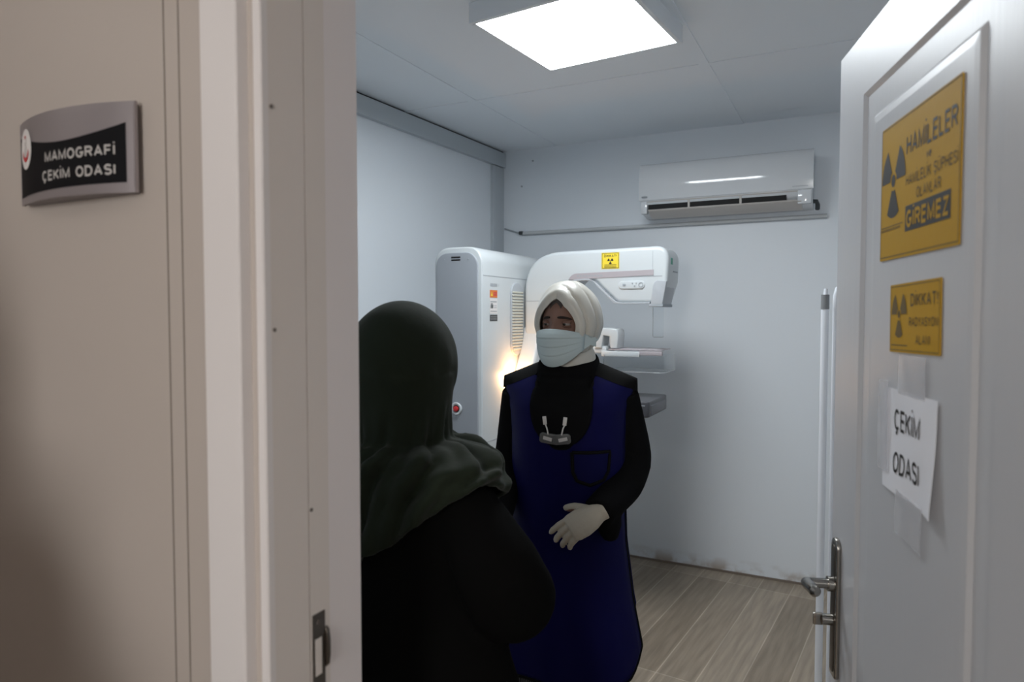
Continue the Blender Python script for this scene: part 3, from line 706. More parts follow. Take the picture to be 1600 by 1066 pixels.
# face shield
mb = MM(); mb.prism(rrect(-.956, 1.395, -.898, 1.562, (.008, .008, .002, .002)), 1, AY0+.03, AY0+.034); sh = mb.build('face_shield', M['acryl'], mm, smooth=False)
mb = MM()
mb.tube([(-.956, AY0+.032, 1.56), (-.956, AY0+.032, 1.400), (-.950, AY0+.032, 1.395), (-.904, AY0+.032, 1.395), (-.898, AY0+.032, 1.400)], .0018, 6); mb.build('shield_rim', M['edge'], sh)
# compression paddle
mb = MM()
mb.box((-1.45, AY0+.05, 1.30), (-1.22, AY0+.20, 1.34), bev=.008)
mb.prism(curve([(-1.285, 1.33), (-1.285, 1.42), ((-1.28, 1.435), (-1.25, 1.445), (-1.20, 1.44)), ((-1.16, 1.435), (-1.145, 1.42), (-1.15, 1.38)), (-1.155, 1.33), (-1.195, 1.33), (-1.20, 1.395), (-1.235, 1.40), (-1.245, 1.33)]), 1, AY0+.04, AY0+.16, bev=.006)
pd = mb.build('paddle_bracket', M['mach'], mm, ang=30)
mb = MM(); mb.box((-1.24, AY0+.02, 1.286), (-1.025, AY0+.05, 1.316), bev=.004); mb.build('paddle_arm', M['mach'], pd)
mb = MM(); mb.box((-1.03, AY0+.028, 1.296), (-.905, AY0+.048, 1.320), bev=.003); mb.box((-1.20, AY0+.028, 1.322), (-.91, AY0+.24, 1.327), bev=.001); mb.build('paddle_rail', M['stripe'], pd)
mb = MM()
X0, X1, Y0, Y1 = -1.22, -.88, AY0-.02, AY0+.24
mb.loft([[(x, y, z) for x, y in rrect(X0, Y0, X1, Y1, .03)] for z in (1.296, 1.21)], caps=False); mb.poly([(x, y, 1.21) for x, y in rrect(X0, Y0, X1, Y1, .03)]); mb.build('paddle_tray', M['acryl'], pd, solid=.003)
mb = MM(); pr = [(x, y, 1.209) for x, y in rrect(X0, Y0, X1, Y1, .03)]; mb.tube(pr+[pr[0]], .002, 6); mb.build('tray_rim', M['edge'], pd)
# detector
mb = MM(); mb.prism(rrect(-1.46, 3.42, -.93, 3.80, .02), 2, .985, 1.068, bev=.008); dt = mb.build('detector', M['detector'], mm, ang=30)
mb = MM(); mb.box((-.934, 3.455, .995), (-.9265, 3.775, 1.045), bev=.003); mb.build('end_plate', M['detside'], dt)
mb = MM(); mb.box((-1.44, 3.4185, 1.045), (-.95, 3.422, 1.049)); mb.build('edge_strip', M['machl'], dt, smooth=False)
# examination lamp on the column side, hidden behind her shoulder but glowing on the housing
el = root('lamp', 'small warm lamp glowing on the machine side beside her shoulder', 'lamp', (-1.5243, 3.0215, 1.188))  # position scaled about the camera together with the machine
mb = MB(); mb.cyl((0, 0, -.02), (.012, 0, -.02), .022); mb.tube([(.010, 0, -.02), (.040, 0, -.045), (.048, 0, -.05)], .007, 10); mb.cyl((.048, 0, -.060), (.048, 0, -.032), .013); mb.build('lamp_socket', M['mach'], el)
mb = MB(); mb.sphere((.048, 0, -.008), (.017, .017, .024)); mb.build('bulb', M['bulb'], el)
ld = bpy.data.lights.new('bulb_light', 'POINT'); ld.energy = 2.0; ld.color = (1, .50, .20); ld.shadow_soft_size = .02
lo = bpy.data.objects.new('bulb_light', ld); C.objects.link(lo); lo.parent = el; lo.location = (.048, 0, .022)

# ================================================================== FOLDED SCREEN behind the door
fs = root('folding_screen', 'white tubular privacy screen folded up behind the open door', 'screen', (-.07, 2.62, 0))
mb = MB(); mb.cyl((-.020, -.03, .0), (-.020, -.03, 1.55), .0125); mb.cyl((-.020, -.03, 1.55), (-.018, -.03, 1.605), .010, r2=.006); mb.build('post', M['tubew'], fs)
mb = MB(); mb.cyl((-.020, -.03, 1.535), (-.020, -.03, 1.585), .0135); mb.build('collar', M['collar'], fs)
for i, (dx, dy) in enumerate(((.012, .0), (.042, .03))):
    mb = MB(); r = .009
    mb.tube([(dx, dy, .02), (dx, dy, 1.58), (dx+.006, dy, 1.605), (dx+.02, dy, 1.617), (dx+.42, dy+.06, 1.617), (dx+.44, dy+.06, 1.60), (dx+.44, dy+.06, .02)], r, 12)
    mb.tube([(dx, dy, .14), (dx+.44, dy+.06, .14)], r*.8, 10); p = mb.build('frame', M['tubew'], fs)
    mb = MB(); rows = []
    for j in range(25):
        z = .16+1.44*j/24; rows.append([(dx+.010+.42*k/30, dy+.06*k/30+.008*math.sin(k*.9+.2*math.sin(z*5)), z) for k in range(31)])
    mb.grid(rows); mb.build('screen_cloth', M['cloth'], p, solid=.001)
for dx in (.012, .042):
    mb = MB(); mb.cyl((dx, .0 if dx < .02 else .03, 0), (dx, .0 if dx < .02 else .03, .03), .012); mb.build('foot', M['collar'], fs)

# ================================================================== PEOPLE
def head_pt(d, s=1.0):
    x, y, z = d
    px, py, pz = x*.074, y*.094, z*.114
    if z < 0:
        k = (-z)**1.6; px *= 1-.30*k
        py = py-.012*k if y < 0 else py*(1-.45*k)
    def bump(cx, cz, sx, sz, a):
        nonlocal py
        w = max(0, -y)**.7
        py -= a*w*math.exp(-((px-cx)/sx)**2-((pz-cz)/sz)**2)
    bump(0, .004, .009, .025, .009); bump(0, -.022, .013, .014, .019)
    for q in (-1, 1):
        bump(q*.031, .002, .016, .012, -.010); bump(q*.028, .022, .022, .008, .004); bump(q*.040, -.026, .018, .018, .004); bump(q*.012, -.028, .006, .006, .006)
    bump(0, -.055, .022, .006, .006); bump(0, -.066, .020, .006, .006); bump(0, -.060, .02, .0025, -.003); bump(0, -.096, .02, .014, .006)
    return V((px, py, pz))*s
def head(mb, Tm):
    rows = []; n, k = 72, 52
    for i in range(k+1):
        t = PI*(.012+.976*i/k)
        rows.append([Tm @ head_pt((math.sin(t)*math.sin(2*PI*j/n), -math.sin(t)*math.cos(2*PI*j/n), math.cos(t))) for j in range(n)])
    mb.loft(rows)
    for q in (-1, 1):   # ears
        rows = []
        for (dx, f) in ((0, .8), (.008, 1), (.016, .95), (.018, .6)):
            rows.append([Tm @ V((q*(.066+dx), .010+.016*f*math.cos(2*PI*j/16)+dx*.6, -.012+.030*f*math.sin(2*PI*j/16))) for j in range(16)])
        mb.loft(rows)
def face_bits(parent, body, Tm):
    for q in (-1, 1):
        c = V((q*.031, -.0735, .002))
        mb = MB(); mb.T = Tm; mb.sphere(c, .0125); e = mb.build('eye', M['eyew'], body)
        mb = MB(); mb.T = Tm; mb.sphere(c+V((-.0015, -.0085, 0)), (.0066, .0048, .0066)); mb.build('iris', M['iris'], body)
        mb = MB(); mb.T = Tm   # lids: partial shells over the eyeball
        for (a0, a1) in ((10, 95), (-95, -18)):
            rows = []
            for i in range(7):
                el = math.radians(a0+(a1-a0)*i/6)
                rows.append([c+V((.0142*math.sin(az)*1.15, -.0142*math.cos(az)*math.cos(el), .0142*math.sin(el)*(.55+.45*math.cos(az)))) for az in [math.radians(-85+170*j/14) for j in range(15)]])
            mb.grid(rows)
        mb.build('eyelid', M['cheek'], body, solid=.0012)
        mb = MB(); mb.T = Tm
        mb.tube([V((q*(.013+.036*t), -.0965+.026*t*t+.004*t, .0215+.0025*math.sin(t*PI)-.006*t)) for t in [i/8 for i in range(9)]], [.0022, .0036, .0042, .0042, .004, .0036, .003, .0022, .0012], 8, sq=1.0)
        mb.build('eyebrow', M['brow'], body)
    mb = MB(); mb.T = Tm; mb.sphere((0, -.1005, -.0605), (.022, .006, .0075)); mb.build('lips', M['lips'], body)

def hand(mb, Tm, side=1, s=1.0, curl=(.25, .3, .35, .4), spread=.16, thumb=(.62, .74, -.22), rs=1.0):
    """wrist at origin, fingers along +X, back of hand +Z, thumb towards side*Y"""
    T2 = Tm @ Matrix.Diagonal((s, s*side, s, 1))
    def R(x, a, b, zc=0): return [T2 @ V((x, a*math.cos(2*PI*k/14), zc+b*math.sin(2*PI*k/14))) for k in range(14)]
    mb.loft([R(-.018, .028*rs, .021*rs), R(-.010, .027*rs, .020*rs), R(0, .027*rs, .018*rs), R(.025, .036*rs, .018*rs), R(.055, .041*rs, .016*rs), R(.082, .040*rs, .013*rs), R(.095, .036*rs, .009*rs)])
    for i in range(4):
        y = (.029, .0100, -.0100, -.028)[i]; L = (.070, .078, .073, .057)[i]; r = (.0088, .0092, .0088, .0078)[i]*rs
        yaw = spread*(1.5-i)*.55; p = V((.080, y, -.001)); pts = [p]; pit = -.05
        for seg, f in enumerate((.46, .30, .24)):
            pit -= curl[i]*(.7 if seg == 0 else 1)
            p = p+V((math.cos(pit)*math.cos(yaw), math.cos(pit)*math.sin(yaw), math.sin(pit)))*L*f*1.08; pts.append(p)
        fine = []; rad = []
        for a in range(len(pts)-1):
            for t in (0, .5): fine.append(pts[a].lerp(pts[a+1], t)); rad.append(r*(1.04-.07*a-.03*t*2+(.05 if t == 0 and a else 0)))
        fine.append(pts[-1]); rad.append(r*.55)
        mb.tube([T2 @ q for q in fine], [q*s for q in rad], 12)
    d = V(thumb).normalized(); b = V((.022, .026*rs, -.006)); d2 = (d+V((.5, -.1, -.1))).normalized()
    mb.tube([T2 @ q for q in (b-d*.01, b+d*.022, b+d*.040, b+d*.040+d2*.016, b+d*.040+d2*.028, b+d*.040+d2*.033)], [q*s*rs for q in (.013, .0125, .0108, .0104, .0085, .005)], 12)
def ell(x, y, z, a, b, n=36, e=2.2): return [(p[0], p[1], z) for p in ring(x, y, a, b, n, e)]
def limb(mb, pts, rad, n=16): 
    P = []; R = []
    for i in range(len(pts)-1):
        for k in range(5):
            t = k/5; P.append(V(pts[i]).lerp(V(pts[i+1]), t)); R.append(rad[i]+(rad[i+1]-rad[i])*t)
    P.append(V(pts[-1])); R.append(rad[-1])
    for _ in range(2): P = [P[0]]+[(P[i-1]+P[i]*2+P[i+1])/4 for i in range(1, len(P)-1)]+[P[-1]]
    mb.tube(P, R, n)
def mapz(tab, z):
    tab = sorted(tab)
    if z <= tab[0][0]: return tab[0][1:]
    for a, b in zip(tab, tab[1:]):
        if z <= b[0]:
            t = (z-a[0])/(b[0]-a[0]); t = t*t*(3-2*t) if False else t
            return tuple(a[i]+(b[i]-a[i])*t for i in range(1, len(a)))
    return tab[-1][1:]
def hand_T(w, x, zn):
    x = V(x).normalized(); z = V(zn); z = (z-x*z.dot(x)).normalized(); y = z.cross(x)
    m = Matrix.Identity(4)
    for i in range(3): m[i][0], m[i][1], m[i][2], m[i][3] = x[i], y[i], z[i], w[i]
    return m

# ------------------------------------------------ the radiographer in the blue lead apron
tk = root('person', 'woman in ivory headscarf, face mask and blue lead apron facing the visitor', 'person',
          mtx=Matrix.Translation((-.785, 1.96, 0)) @ Matrix.Rotation(math.radians(12), 4, 'Z'))
HT = Matrix.Translation((0, -.012, 1.487)) @ Matrix.Rotation(math.radians(-17), 4, 'Z')
LW = V((.118, -.185, .962)); LHT = hand_T(LW, (-.78, -.36, -.46), (-.20, -.86, .46))
RW = V((-.19, -.165, .90)); RHT = hand_T(RW, (.12, -.55, -.75), (-.5, -.6, .5))
larm = [(.145, .01, 1.26), (.200, .055, 1.070), (.178, -.03, 1.005), tuple(LW)]
rarm = [(-.145, .01, 1.26), (-.196, .055, 1.055), (-.19, -.06, .985), tuple(RW)]
mb = MB()
head(mb, HT)
mb.loft([ell(0, .005, 1.42, .052, .056), ell(0, .01, 1.36, .052, .055), ell(0, .012, 1.32, .062, .06), ell(0, .01, 1.30, .10, .066), ell(0, .01, 1.26, .140, .078), ell(0, 0, 1.15, .140, .092), ell(0, 0, .98, .122, .085), ell(0, .005, .84, .155, .11), ell(0, .01, .78, .155, .11)])
limb(mb, larm, [.034, .036, .034, .024]); limb(mb, rarm, [.034, .036, .034, .024])
for q in (-1, 1):
    limb(mb, [(q*.08, .01, .82), (q*.085, 0, .46), (q*.085, .015, .08)], [.082, .055, .036])
    mb.loft([[(q*.09+.033*math.cos(2*PI*k/14)*f, y, .035+.028*math.sin(2*PI*k/14)*g) for k in range(14)] for y, f, g in ((.05, .7, .8), (.03, 1, 1.1), (-.05, 1.15, .95), (-.12, 1.15, .7), (-.15, .7, .5))])
hand(mb, LHT, -1, .97, curl=(.30, .42, .48, .52), spread=.11, rs=.84); hand(mb, RHT, 1, .97, curl=(.2, .3, .36, .42), rs=.84)
body = mb.build('body', M['skin'], tk, remesh=.0045, iters=2)
face_bits(tk, body, HT)
# black top: torso, high collar and sleeves
def shirt_rings(): return [ell(0, -.002, 1.372, .090, .092), ell(0, -.002, 1.345, .098, .097), ell(0, .004, 1.318, .116, .096), ell(0, .01, 1.295, .165, .092), ell(0, .005, 1.24, .170, .105), ell(0, 0, 1.13, .162, .112), ell(0, 0, .98, .145, .105), ell(0, .005, .86, .162, .118), ell(0, .005, .80, .165, .12)]
rg = shirt_rings(); rg[0] = [(x, y, 1.362+.024*(1+y/.092)) for x, y, z in rg[0]]; rg[1] = [(x, y, z+.010*(1+y/.097)) for x, y, z in rg[1]]
mb = MB(); mb.loft(rg)
limb(mb, [(.155, .01, 1.275), (.200, .055, 1.070), (.178, -.03, 1.005), (.114, -.178, .957)], [.058, .056, .055, .047])
limb(mb, [(.135, -.125, .945), (.142, -.13, .905), (.146, -.125, .868)], [.040, .036, .020])
limb(mb, [(-.155, .01, 1.275), (-.196, .055, 1.055), (-.192, -.06, .985), (-.190, -.145, .912)], [.060, .056, .052, .046])
mb.build('black_top', M['blackc'], tk, remesh=.008, iters=3)
mb = MB(); rows = []
for i in range(14):
    z = .86-.78*i/13; a = .150+.055*(i/13); b = .112+.035*(i/13)
    rows.append([((a+.010*math.sin(9*t)*i/13)*math.cos(t), (b+.010*math.sin(9*t+1)*i/13)*math.sin(t)+.005, z) for t in [2*PI*k/72 for k in range(72)]])
mb.loft(rows, caps=False); mb.build('skirt', M['skirt'], tk, solid=.003)
for q in (-1, 1):
    mb = MB(); mb.loft([[(q*.095+.042*math.cos(2*PI*k/18)*f, y, max(.002, .034+.036*math.sin(2*PI*k/18)*g)) for k in range(18)] for y, f, g in ((.075, .55, .7), (.06, .85, 1.), (0, .95, 1.25), (-.06, 1.05, 1.05), (-.13, 1.08, .8), (-.165, .8, .6), (-.178, .4, .4))])
    mb.build('shoe', M['shoe'], tk)
# ivory headscarf
def rimA(th):
    th = abs((th+PI) % (2*PI)-PI); d = math.degrees(th)
    return math.radians(mapz([(0, 41), (12, 38.5), (35, 34), (60, 37), (90, 44), (120, 48), (150, 55), (180, 64)], d)[0])
def hij_R(d, sc):
    x, y, z = d
    return V((x*.0985, y*.120+.004, z*.131))*sc
rows = []; nt, ns = 128, 72
for i in range(ns+1):
    s = i/ns; row = []
    for j in range(nt):
        th = 2*PI*j/nt; ar = rimA(th); al = ar+(PI*.985-ar)*s**1.1
        d = (math.sin(al)*math.sin(th), -math.cos(al), math.sin(al)*math.cos(th))
        side_w = .5+.5*math.tanh(4*d[0])
        wv = (al-ar)*7.5+.9*math.sin(th*1.0+.6)-.5*d[2]
        cr = 1-abs(math.sin(wv))**.7*1.0
        fold = -.15*cr**1.8*side_w*min(1, s*9)*max(0, 1-s*1.25)*(1-.75*max(0, d[2])**1.5)
        fold += .030*math.sin((al-ar)*9+2)*(1-side_w)*min(1, s*6)*max(0, 1-s*1.3)
        fold += .012*math.sin(th*6+al*4)*min(1, s*4)*(1-s)
        sc = 1.012-.125*math.exp(-((al-ar)/.10)**2)+fold
        p = hij_R(d, sc)
        if d[2] < 0:
            k = (-d[2])**1.25; p.x *= 1-.40*k; p.y = p.y*(1-.35*k) if p.y > 0 else p.y
        row.append(HT @ p)
    rows.append(row)
mb = MB(); vs = mb.grid(rows, cu=True); mb.f(vs[-1])
hj = mb.build('headscarf', M['hijab'], tk, ang=0, solid=.004)
mb = MB()   # wrapped tail round the neck, tucked into the collar
rows = []
for i in range(12):
    t = i/11; z = 1.405-.075*t; r = .070+.010*math.sin(t*PI)
    rows.append([((r+.004*math.sin(5*a+t*6))*math.cos(a), (r+.004*math.sin(5*a+t*6))*math.sin(a)*.98-.004, z+.012*math.sin(a+.6)) for a in [2*PI*k/48 for k in range(48)]])
mb.loft(rows, caps=False); mb.build('scarf_wrap', M['hijab'], hj, solid=.003)
mb = MB(); rows = []   # dark underscarf showing at the forehead peak
for i in range(5):
    row = []
    for j in range(21):
        th = math.radians(-30+60*j/20); al = rimA(th)-math.radians(7)+math.radians(9)*i/4
        row.append(HT @ (head_pt((math.sin(al)*math.sin(th), -math.cos(al), math.sin(al)*math.cos(th)))*1.018))
    rows.append(row)
mb.grid(rows); mb.build('underscarf', M['under'], hj, solid=.001)
# face mask
def mask_p(u, v):
    zt = -.012-.014*u*u; zb = -.124+.050*abs(u)**2.2
    z = zt+(zb-zt)*v
    pr = mapz([(0, .90), (.12, 1.0), (.30, 1.06), (.55, 1.0), (.8, .92), (1, .78)], v)[0]
    y = -(.048+.074*max(0, 1-abs(u)**2.0)**.75*pr) - .0055*((v*4.2) % 1)*(1-u**4)*min(1, 6*(1-v))
    return HT @ V((u*(.080-.004*v), y, z))
mb = MB(); mb.grid([[mask_p(-1+2*i/36, j/60) for i in range(37)] for j in range(61)]); mk = mb.build('face_mask', M['mask'], tk, ang=0, solid=.0018)
for q in (-1, 1):
    mb = MB()
    for v in (.06, .94):
        a = mask_p(q, v); mb.tube([a, a.lerp(HT @ V((q*.098, .0, -.045)), .5)+V((0, -.006, 0)), HT @ V((q*.099, -.0, -.045)), HT @ V((q*.094, .03, -.03))], .0016, 6)
    mb.build('ear_loop', M['mask'], mk)
mb = MB(); mb.grid([[mask_p(1, .05+.9*j/8), mask_p(1, .05+.9*j/8).lerp(HT @ V((.096, -.012, -.05)), .55)+V((.001, -.004, 0)), HT @ V((.0985, -.012, -.036-.030*j/8))] for j in range(9)]); mb.build('gathered_edge', M['mask'], mk, solid=.001)
# gloves
mb = MB(); hand(mb, LHT, -1, 1.0, curl=(.30, .42, .48, .52), spread=.11, rs=1.06); mb.build('glove', M['glove'], tk, remesh=.0026, iters=2)
mb = MB(); hand(mb, RHT, 1, 1.0, curl=(.2, .3, .36, .42), rs=1.05); mb.build('glove', M['glove'], tk, remesh=.0026, iters=2)
# lead apron
WT = [(.40, .236, .165), (.52, .226, .165), (.66, .198, .155), (.83, .176, .142), (.95, .172, .132), (1.05, .172, .134), (1.15, .173, .140), (1.22, .178, .138), (1.28, .194, .130), (1.34, .207, .12)]
def zsh(x): return 1.368-.048*((abs(x)-.08)/.12) if abs(x) > .08 else 1.368
def neck(x): return 1.128+.235*(abs(x)/.092)**3.2
def apt(x, z, off=0, sy=-1):
    a, b = mapz(WT, z); u = min(.999, abs(x)/(a*1.015))
    zs = zsh(x); k = math.sqrt(min(1, max(0, (zs-z)/.11)))
    fold = .008*math.sin(x*38+z*5)*max(0, (.9-z))/.5 + .004*math.sin(z*21+x*9)*max(0, z-.75)
    y = (b*(1-u**2.6)**.55+off)*k + fold*k
    return V((x, sy*y+.006, z))
def apron(sy, zb):
    rows = []; nx, nz = 44, 56
    for j in range(nz+1):
        t = j/nz; row = []
        for i in range(nx+1):
            s = -1+2*i/nx
            # column x at each height
            xs_top = s*.207
            z0 = neck(xs_top) if abs(xs_top) < .092 else zsh(xs_top)
            zbot = zb+.075*max(0, (abs(s)-.80)/.20)**2
            z = z0+(zbot-z0)*t**1.15
            a, _ = mapz(WT, z); row.append(apt(s*min(a, .24), z, 0, sy) if True else None)
        rows.append(row)
    return rows
fr = apron(-1, .438)
mb = MB(); mb.grid(fr); ap = mb.build('lead_apron', M['blue'], tk, ang=0, solid=.009)
br = apron(1, .55)
mb = MB(); mb.grid(br); mb.build('back_panel', M['blue'], ap, ang=0, solid=.008)
mb = MB()
hem = fr[-1]
mb.tube([r[0] for r in fr], .007, 8); mb.tube([r[-1] for r in fr], .007, 8); mb.tube(hem, .007, 8)
mb.tube(fr[0], .007, 8)
mb.build('binding', M['blackt'], ap)
for q in (-1, 1):   # black strips along the shoulder seams
    mb = MB(); rows = []
    for i in range(10):
        x = q*(.088+.119*i/9); row = []
        for k in range(-5, 6):
            p = apt(x, zsh(x)-abs(k)/5*.030, .006, -1 if k <= 0 else 1); p.z += .005*(1-abs(k)/5); row.append(p)
        rows.append(row)
    mb.grid(rows); mb.build('shoulder_strip', M['blackt'], ap, solid=.006)
def on_ap(pts, off=.011): return [apt(x, z, off) for x, z in pts]
pk = [(.034, 1.118), (.036, 1.06), (.048, 1.035), (.085, 1.022), (.122, 1.035), (.134, 1.06), (.138, 1.118)]
mb = MB(); rows = []
for j in range(13):
    z = 1.118-.094*j/12
    w = .052 if z > 1.06 else .052*math.sqrt(max(.12, 1-((1.06-z)/.042)**2)); rows.append([apt(.086-w+2*w*i/12, z, .008) for i in range(13)])
mb.grid(rows); po = mb.build('pocket', M['bluep'], ap, solid=.003)
def dense(pts, n=6): return [(pts[i][0]+(pts[i+1][0]-pts[i][0])*k/n, pts[i][1]+(pts[i+1][1]-pts[i][1])*k/n) for i in range(len(pts)-1) for k in range(n)]+[pts[-1]]
mb = MB(); mb.tube(on_ap(dense(pk+[pk[0]]), .010), .0052, 8); mb.build('pocket_binding', M['blackt'], po)
mb = MB()   # waist tie hanging at her left side
mb.box((.164, -.055, .99), (.172, -.035, 1.03), bev=.003); mb.build('buckle', M['badgeclip'], ap)
# black bib under the scarf covering the neckline
mb = MB(); rows = []
for j in range(15):
    t = j/14; z = 1.335-.202*t; hw = (.092-.018*max(0, 1-t*4))*math.sqrt(max(.03, 1-max(0, (t-.40)/.61)**2.2))
    rows.append([V((hw*s, min(-.094-.008*min(1, t*3)+.022*s*s, apt(hw*s, z, .016).y if z < 1.30 else 0)+.035*(1-min(1, t*2.2))*0, z)) for s in [-1+2*i/18 for i in range(19)]])
mb.grid(rows); mb.build('black_bib', M['blackc'], tk, ang=0, solid=.004)
# two dosimeter badges clipped at the neckline
for bx, cx, cz, tilt, lx_, lbl in ((-.020, -.010, .052, .12, -.002, 'grey dosimeter badge on the left of the pair clipped to the blue apron neckline'), (.020, .010, .052, -.12, .004, 'grey dosimeter badge on the right of the pair clipped to the blue apron neckline')):
    bd = root('dosimeter_badge', lbl, 'badge', mtx=tk.matrix_world @ Matrix.Translation(apt(-.012+bx, 1.160, .020+(.004 if bx > 0 else 0))))
    mb = MB(); mb.T = Matrix.Rotation(tilt, 4, 'Y'); mb.prism(rrect(-.026, -.016, .026, .014, .009), 1, -.008, .0, bev=.002); mb.build('holder', M['badge'], bd)
    mb = MB(); mb.T = Matrix.Translation((lx_, -.0088, -.001)) @ Matrix.Rotation(tilt*2, 4, 'Y'); mb.box((-.013, -.001, -.005), (.013, .001, .005)); mb.build('badge_label', M['greytxt'], bd, smooth=False)
    mb = MB(); mb.tube([(cx, -.008, cz-.008), (cx*.4, -.009, cz-.022), (0, -.008, .012)], .0022, 8); mb.build('strap', M['badgeclip'], bd)
    mb = MB(); mb.T = Matrix.Translation((cx, -.010, cz)) @ Matrix.Rotation(-tilt, 4, 'Y'); mb.box((-.0055, -.002, -.012), (.0055, .002, .012), bev=.001); mb.build('clip', M['badgeclip'], bd)

# ------------------------------------------------ the visitor in the dark green headscarf, seen from behind
gk = root('person', 'woman in dark green headscarf and black robe seen from behind in the doorway', 'person',
          mtx=Matrix.Translation((-.815, 1.13, 0)) @ Matrix.Rotation(math.radians(175), 4, 'Z'))
GT = Matrix.Translation((.004, -.012, 1.418)) @ Matrix.Rotation(math.radians(8), 4, 'Z')
gl = [(.150, .0, 1.165), (.24, .04, .99), (.16, -.15, .93), (.05, -.22, .93)]
gr = [(-.150, .0, 1.165), (-.25, .035, 1.02), (-.19, -.12, .94), (-.09, -.20, .92)]
LH2 = hand_T(V(gl[-1]), (-.85, -.35, -.15), (.1, -.6, .7)); RH2 = hand_T(V(gr[-1]), (.85, -.35, -.15), (-.1, -.6, .7))
mb = MB(); head(mb, GT)
mb.loft([ell(0, .005, 1.36, .054, .056), ell(0, .01, 1.29, .055, .056), ell(0, .01, 1.23, .07, .06), ell(0, .01, 1.205, .11, .072), ell(0, .01, 1.165, .15, .09), ell(0, 0, 1.08, .155, .105), ell(0, 0, .92, .14, .10), ell(0, .005, .80, .165, .12), ell(0, .01, .74, .165, .12)])
limb(mb, gl, [.042, .042, .038, .026]); limb(mb, gr, [.042, .042, .038, .026])
for q in (-1, 1):
    limb(mb, [(q*.085, .01, .78), (q*.09, 0, .44), (q*.09, .015, .08)], [.085, .06, .038])
    mb.loft([[(q*.09+.033*math.cos(2*PI*k/14)*f, y, .035+.028*math.sin(2*PI*k/14)*g) for k in range(14)] for y, f, g in ((.05, .7, .8), (.03, 1, 1.1), (-.05, 1.15, .95), (-.12, 1.15, .7), (-.15, .7, .5))])
hand(mb, LH2, -1, .95); hand(mb, RH2, 1, .95)
gb = mb.build('body', M['skin'], gk, remesh=.005, iters=2)
face_bits(gk, gb, GT)
mb = MB()
rings = []
for z, a, b in ((1.235, .075, .07), (1.212, .125, .085), (1.182, .170, .105), (1.10, .180, .122), (1.0, .182, .124), (.90, .232, .140), (.75, .292, .158), (.5, .300, .185), (.25, .305, .215), (.03, .30, .24)):
    fw = max(0, .9-z)
    rings.append([((a+.022*fw*math.sin(8*t))*math.cos(t), (b+.022*fw*math.sin(8*t+.7))*math.sin(t)+.005, z) for t in [2*PI*k/64 for k in range(64)]])
mb.loft(rings)
limb(mb, [(-.150, .0, 1.160), (-.252, .035, 1.06), (-.262, .0, .995), (-.19, -.12, .955), (-.12, -.185, .93)], [.060, .080, .084, .080, .072])
limb(mb, [(.150, .0, 1.160), (.245, .035, 1.03), (.24, .0, .975), (.16, -.14, .94), (.08, -.205, .93)], [.060, .078, .084, .080, .070])
mb.build('robe', M['abaya'], gk, remesh=.010, iters=3)
for q in (-1, 1):
    mb = MB(); mb.loft([[(q*.095+.042*math.cos(2*PI*k/18)*f, y, max(.002, .034+.036*math.sin(2*PI*k/18)*g)) for k in range(18)] for y, f, g in ((.075, .55, .7), (.06, .85, 1.), (0, .95, 1.25), (-.06, 1.05, 1.05), (-.13, 1.08, .8), (-.165, .8, .6), (-.178, .4, .4))])
    mb.build('shoe', M['shoe'], gk)
# headscarf: crown + cape as one surface, open at the face
rows = []; nt, ns = 120, 34
def rimG(th):
    d = math.degrees(abs((th+PI) % (2*PI)-PI)); return math.radians(mapz([(0, 40), (60, 38), (90, 42), (130, 50), (180, 62)], d)[0])
for i in range(ns+1):
    s = i/ns; row = []
    for j in range(nt):
        th = 2*PI*j/nt; ar = rimG(th); al = ar+(PI*.985-ar)*s
        d = (math.sin(al)*math.sin(th), -math.cos(al), math.sin(al)*math.cos(th))
        az = math.atan2(d[0], -d[1]); lo = max(0, min(1, .35-d[2]))
        fold = .020*math.sin(al*9+th)*min(1, s*5)*(1-s)*(1-max(0, d[2]))+.050*lo*(math.sin(az*8+d[2]*5)+.6*math.sin(az*15-d[2]*4))*min(1, s*4)*min(1, 6*(1-abs(d[2])))
        p = V((d[0]*.100, d[1]*.124+.006, d[2]*.122))*(1-.10*math.exp(-((al-ar)/.16)**2)+fold)
        if d[2] < 0: k = (-d[2])**1.5; p.x *= 1-.10*k; p.y = p.y*(1-.12*k) if p.y > 0 else p.y
        row.append(GT @ p)
    rows.append(row)
shell = rows
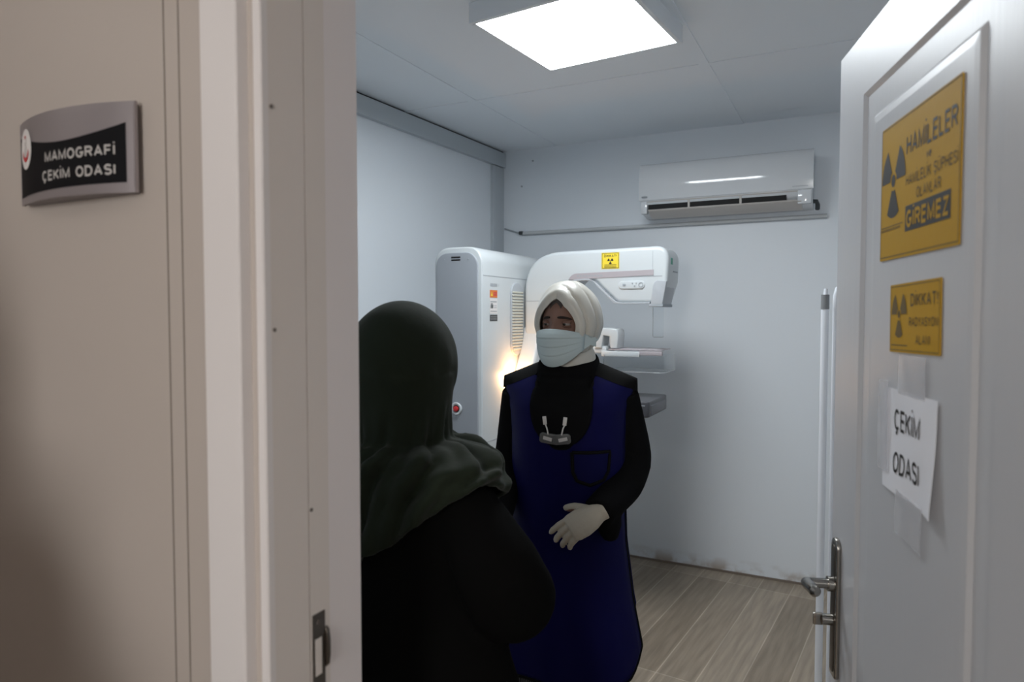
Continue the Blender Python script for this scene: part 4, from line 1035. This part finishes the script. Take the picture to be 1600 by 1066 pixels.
def cape_pt(ps, u):
    """ps: azimuth, 0 = front, +90deg = her left (+X); u 0..1 from under the jaw to the hem"""
    dx, dy = math.sin(ps), -math.cos(ps)
    aps = abs((ps+PI) % (2*PI)-PI)
    back = max(0, -math.cos(ps)); side = abs(math.sin(ps)); front = max(0, math.cos(ps))
    hz = 1.060*back**1.3+1.195*(1-back**1.3) if back > 0 else 1.205*(1-front)+1.08*front
    if ps < 0 and back > 0: hz = min(1.212, hz+.030*side)
    neckr = V((.088*dx, .092*dy+.004, 1.345))
    Rm = 1/math.sqrt((dx/.215)**2+(dy/.138)**2)
    u1 = .62
    zs = 1.222
    if u < .25:     # wrapped neck
        t = u/.25; r0 = 1/math.sqrt((dx/.100)**2+(dy/.116)**2); r1 = 1/math.sqrt((dx/.090)**2+(dy/.094)**2)
        r = r0+(r1-r0)*math.sin(t*PI/2); p = V((r*dx, r*dy+.004, 1.40-.138*t))
    elif u < u1:
        t = (u-.25)/(u1-.25); a = t*PI/2; rn = 1/math.sqrt((dx/.090)**2+(dy/.094)**2)
        r = rn+(Rm-rn)*math.sin(a)**1.0; z = 1.262-(1.262-zs)*(1-math.cos(a))
        p = V((r*dx, r*dy+.004, z))
    else:
        t = (u-u1)/(1-u1); p = V(((Rm+.008*math.sin(t*PI/2))*dx, (Rm+.012*math.sin(t*PI/2))*dy+.004, zs+(hz-zs)*t))
    # folds sweeping from the throat round to the back
    am = .0115*min(1, max(0, (u-.08)/.25))
    f = am*(.9*math.sin(ps*13+u*13)+.7*math.sin(ps*23+u*17+1)+.35*math.sin(u*30+ps*5))
    p += V((dx*f, dy*f, f*.5))
    return p
rows = [[cape_pt(-PI+2*PI*j/160, i/56) for j in range(160)] for i in range(57)]
mb = MB(); vs = mb.grid(shell, cu=True); mb.f(vs[-1]); mb.grid(rows, cu=True); mb.build('headscarf', M['ghijab'], gk, solid=.013, remesh=.0045, iters=5)

# ------------------------------------------------ unseen woman added out of view to cast the corridor wall shadow
def copy_tree(o, swap, parent=None):
    c = o.copy(); C.objects.link(c); c.parent = parent
    if c.data and any(m in swap for m in c.data.materials):
        c.data = c.data.copy()
        for i, m in enumerate(c.data.materials):
            if m in swap: c.data.materials[i] = swap[m]
    for ch in list(o.children): copy_tree(ch, swap, c)
    return c
wk = copy_tree(gk, {M['ghijab']: M['brownc'], M['abaya']: M['brownc']})
wk['label'] = 'unseen woman in plum scarf and coat, added in the corridor to shade the wall'
wk.matrix_world = Matrix.Translation((-1.04, -.02, 0)) @ Matrix.Rotation(math.radians(178), 4, 'Z') @ Matrix.Scale(1.07, 4)

# ================================================================== CAMERA, WORLD, VIEW
cam = bpy.data.cameras.new('camera'); co = bpy.data.objects.new('camera', cam); C.objects.link(co)
cam.sensor_width = 36; cam.lens = 24.0; cam.clip_start = .02
co.location = (0, 0, 1.52); co.rotation_euler = (math.radians(90-2.3), 0, math.radians(26.6))
cam.dof.use_dof = True; cam.dof.focus_distance = 2.1; cam.dof.aperture_fstop = 4.0
sc = bpy.context.scene; sc.camera = co
w = bpy.data.worlds.new('world'); sc.world = w; w.use_nodes = True
w.node_tree.nodes['Background'].inputs['Color'].default_value = (.5, .55, .6, 1); w.node_tree.nodes['Background'].inputs['Strength'].default_value = .02
sc.view_settings.view_transform = 'Standard'; sc.view_settings.look = 'None'
sc.view_settings.exposure = 0; sc.view_settings.gamma = 1; sc.view_settings.use_curve_mapping = False
sc.cycles.max_bounces = 8; sc.cycles.diffuse_bounces = 5; sc.cycles.sample_clamp_indirect = 4
sc.cycles.use_denoising = True
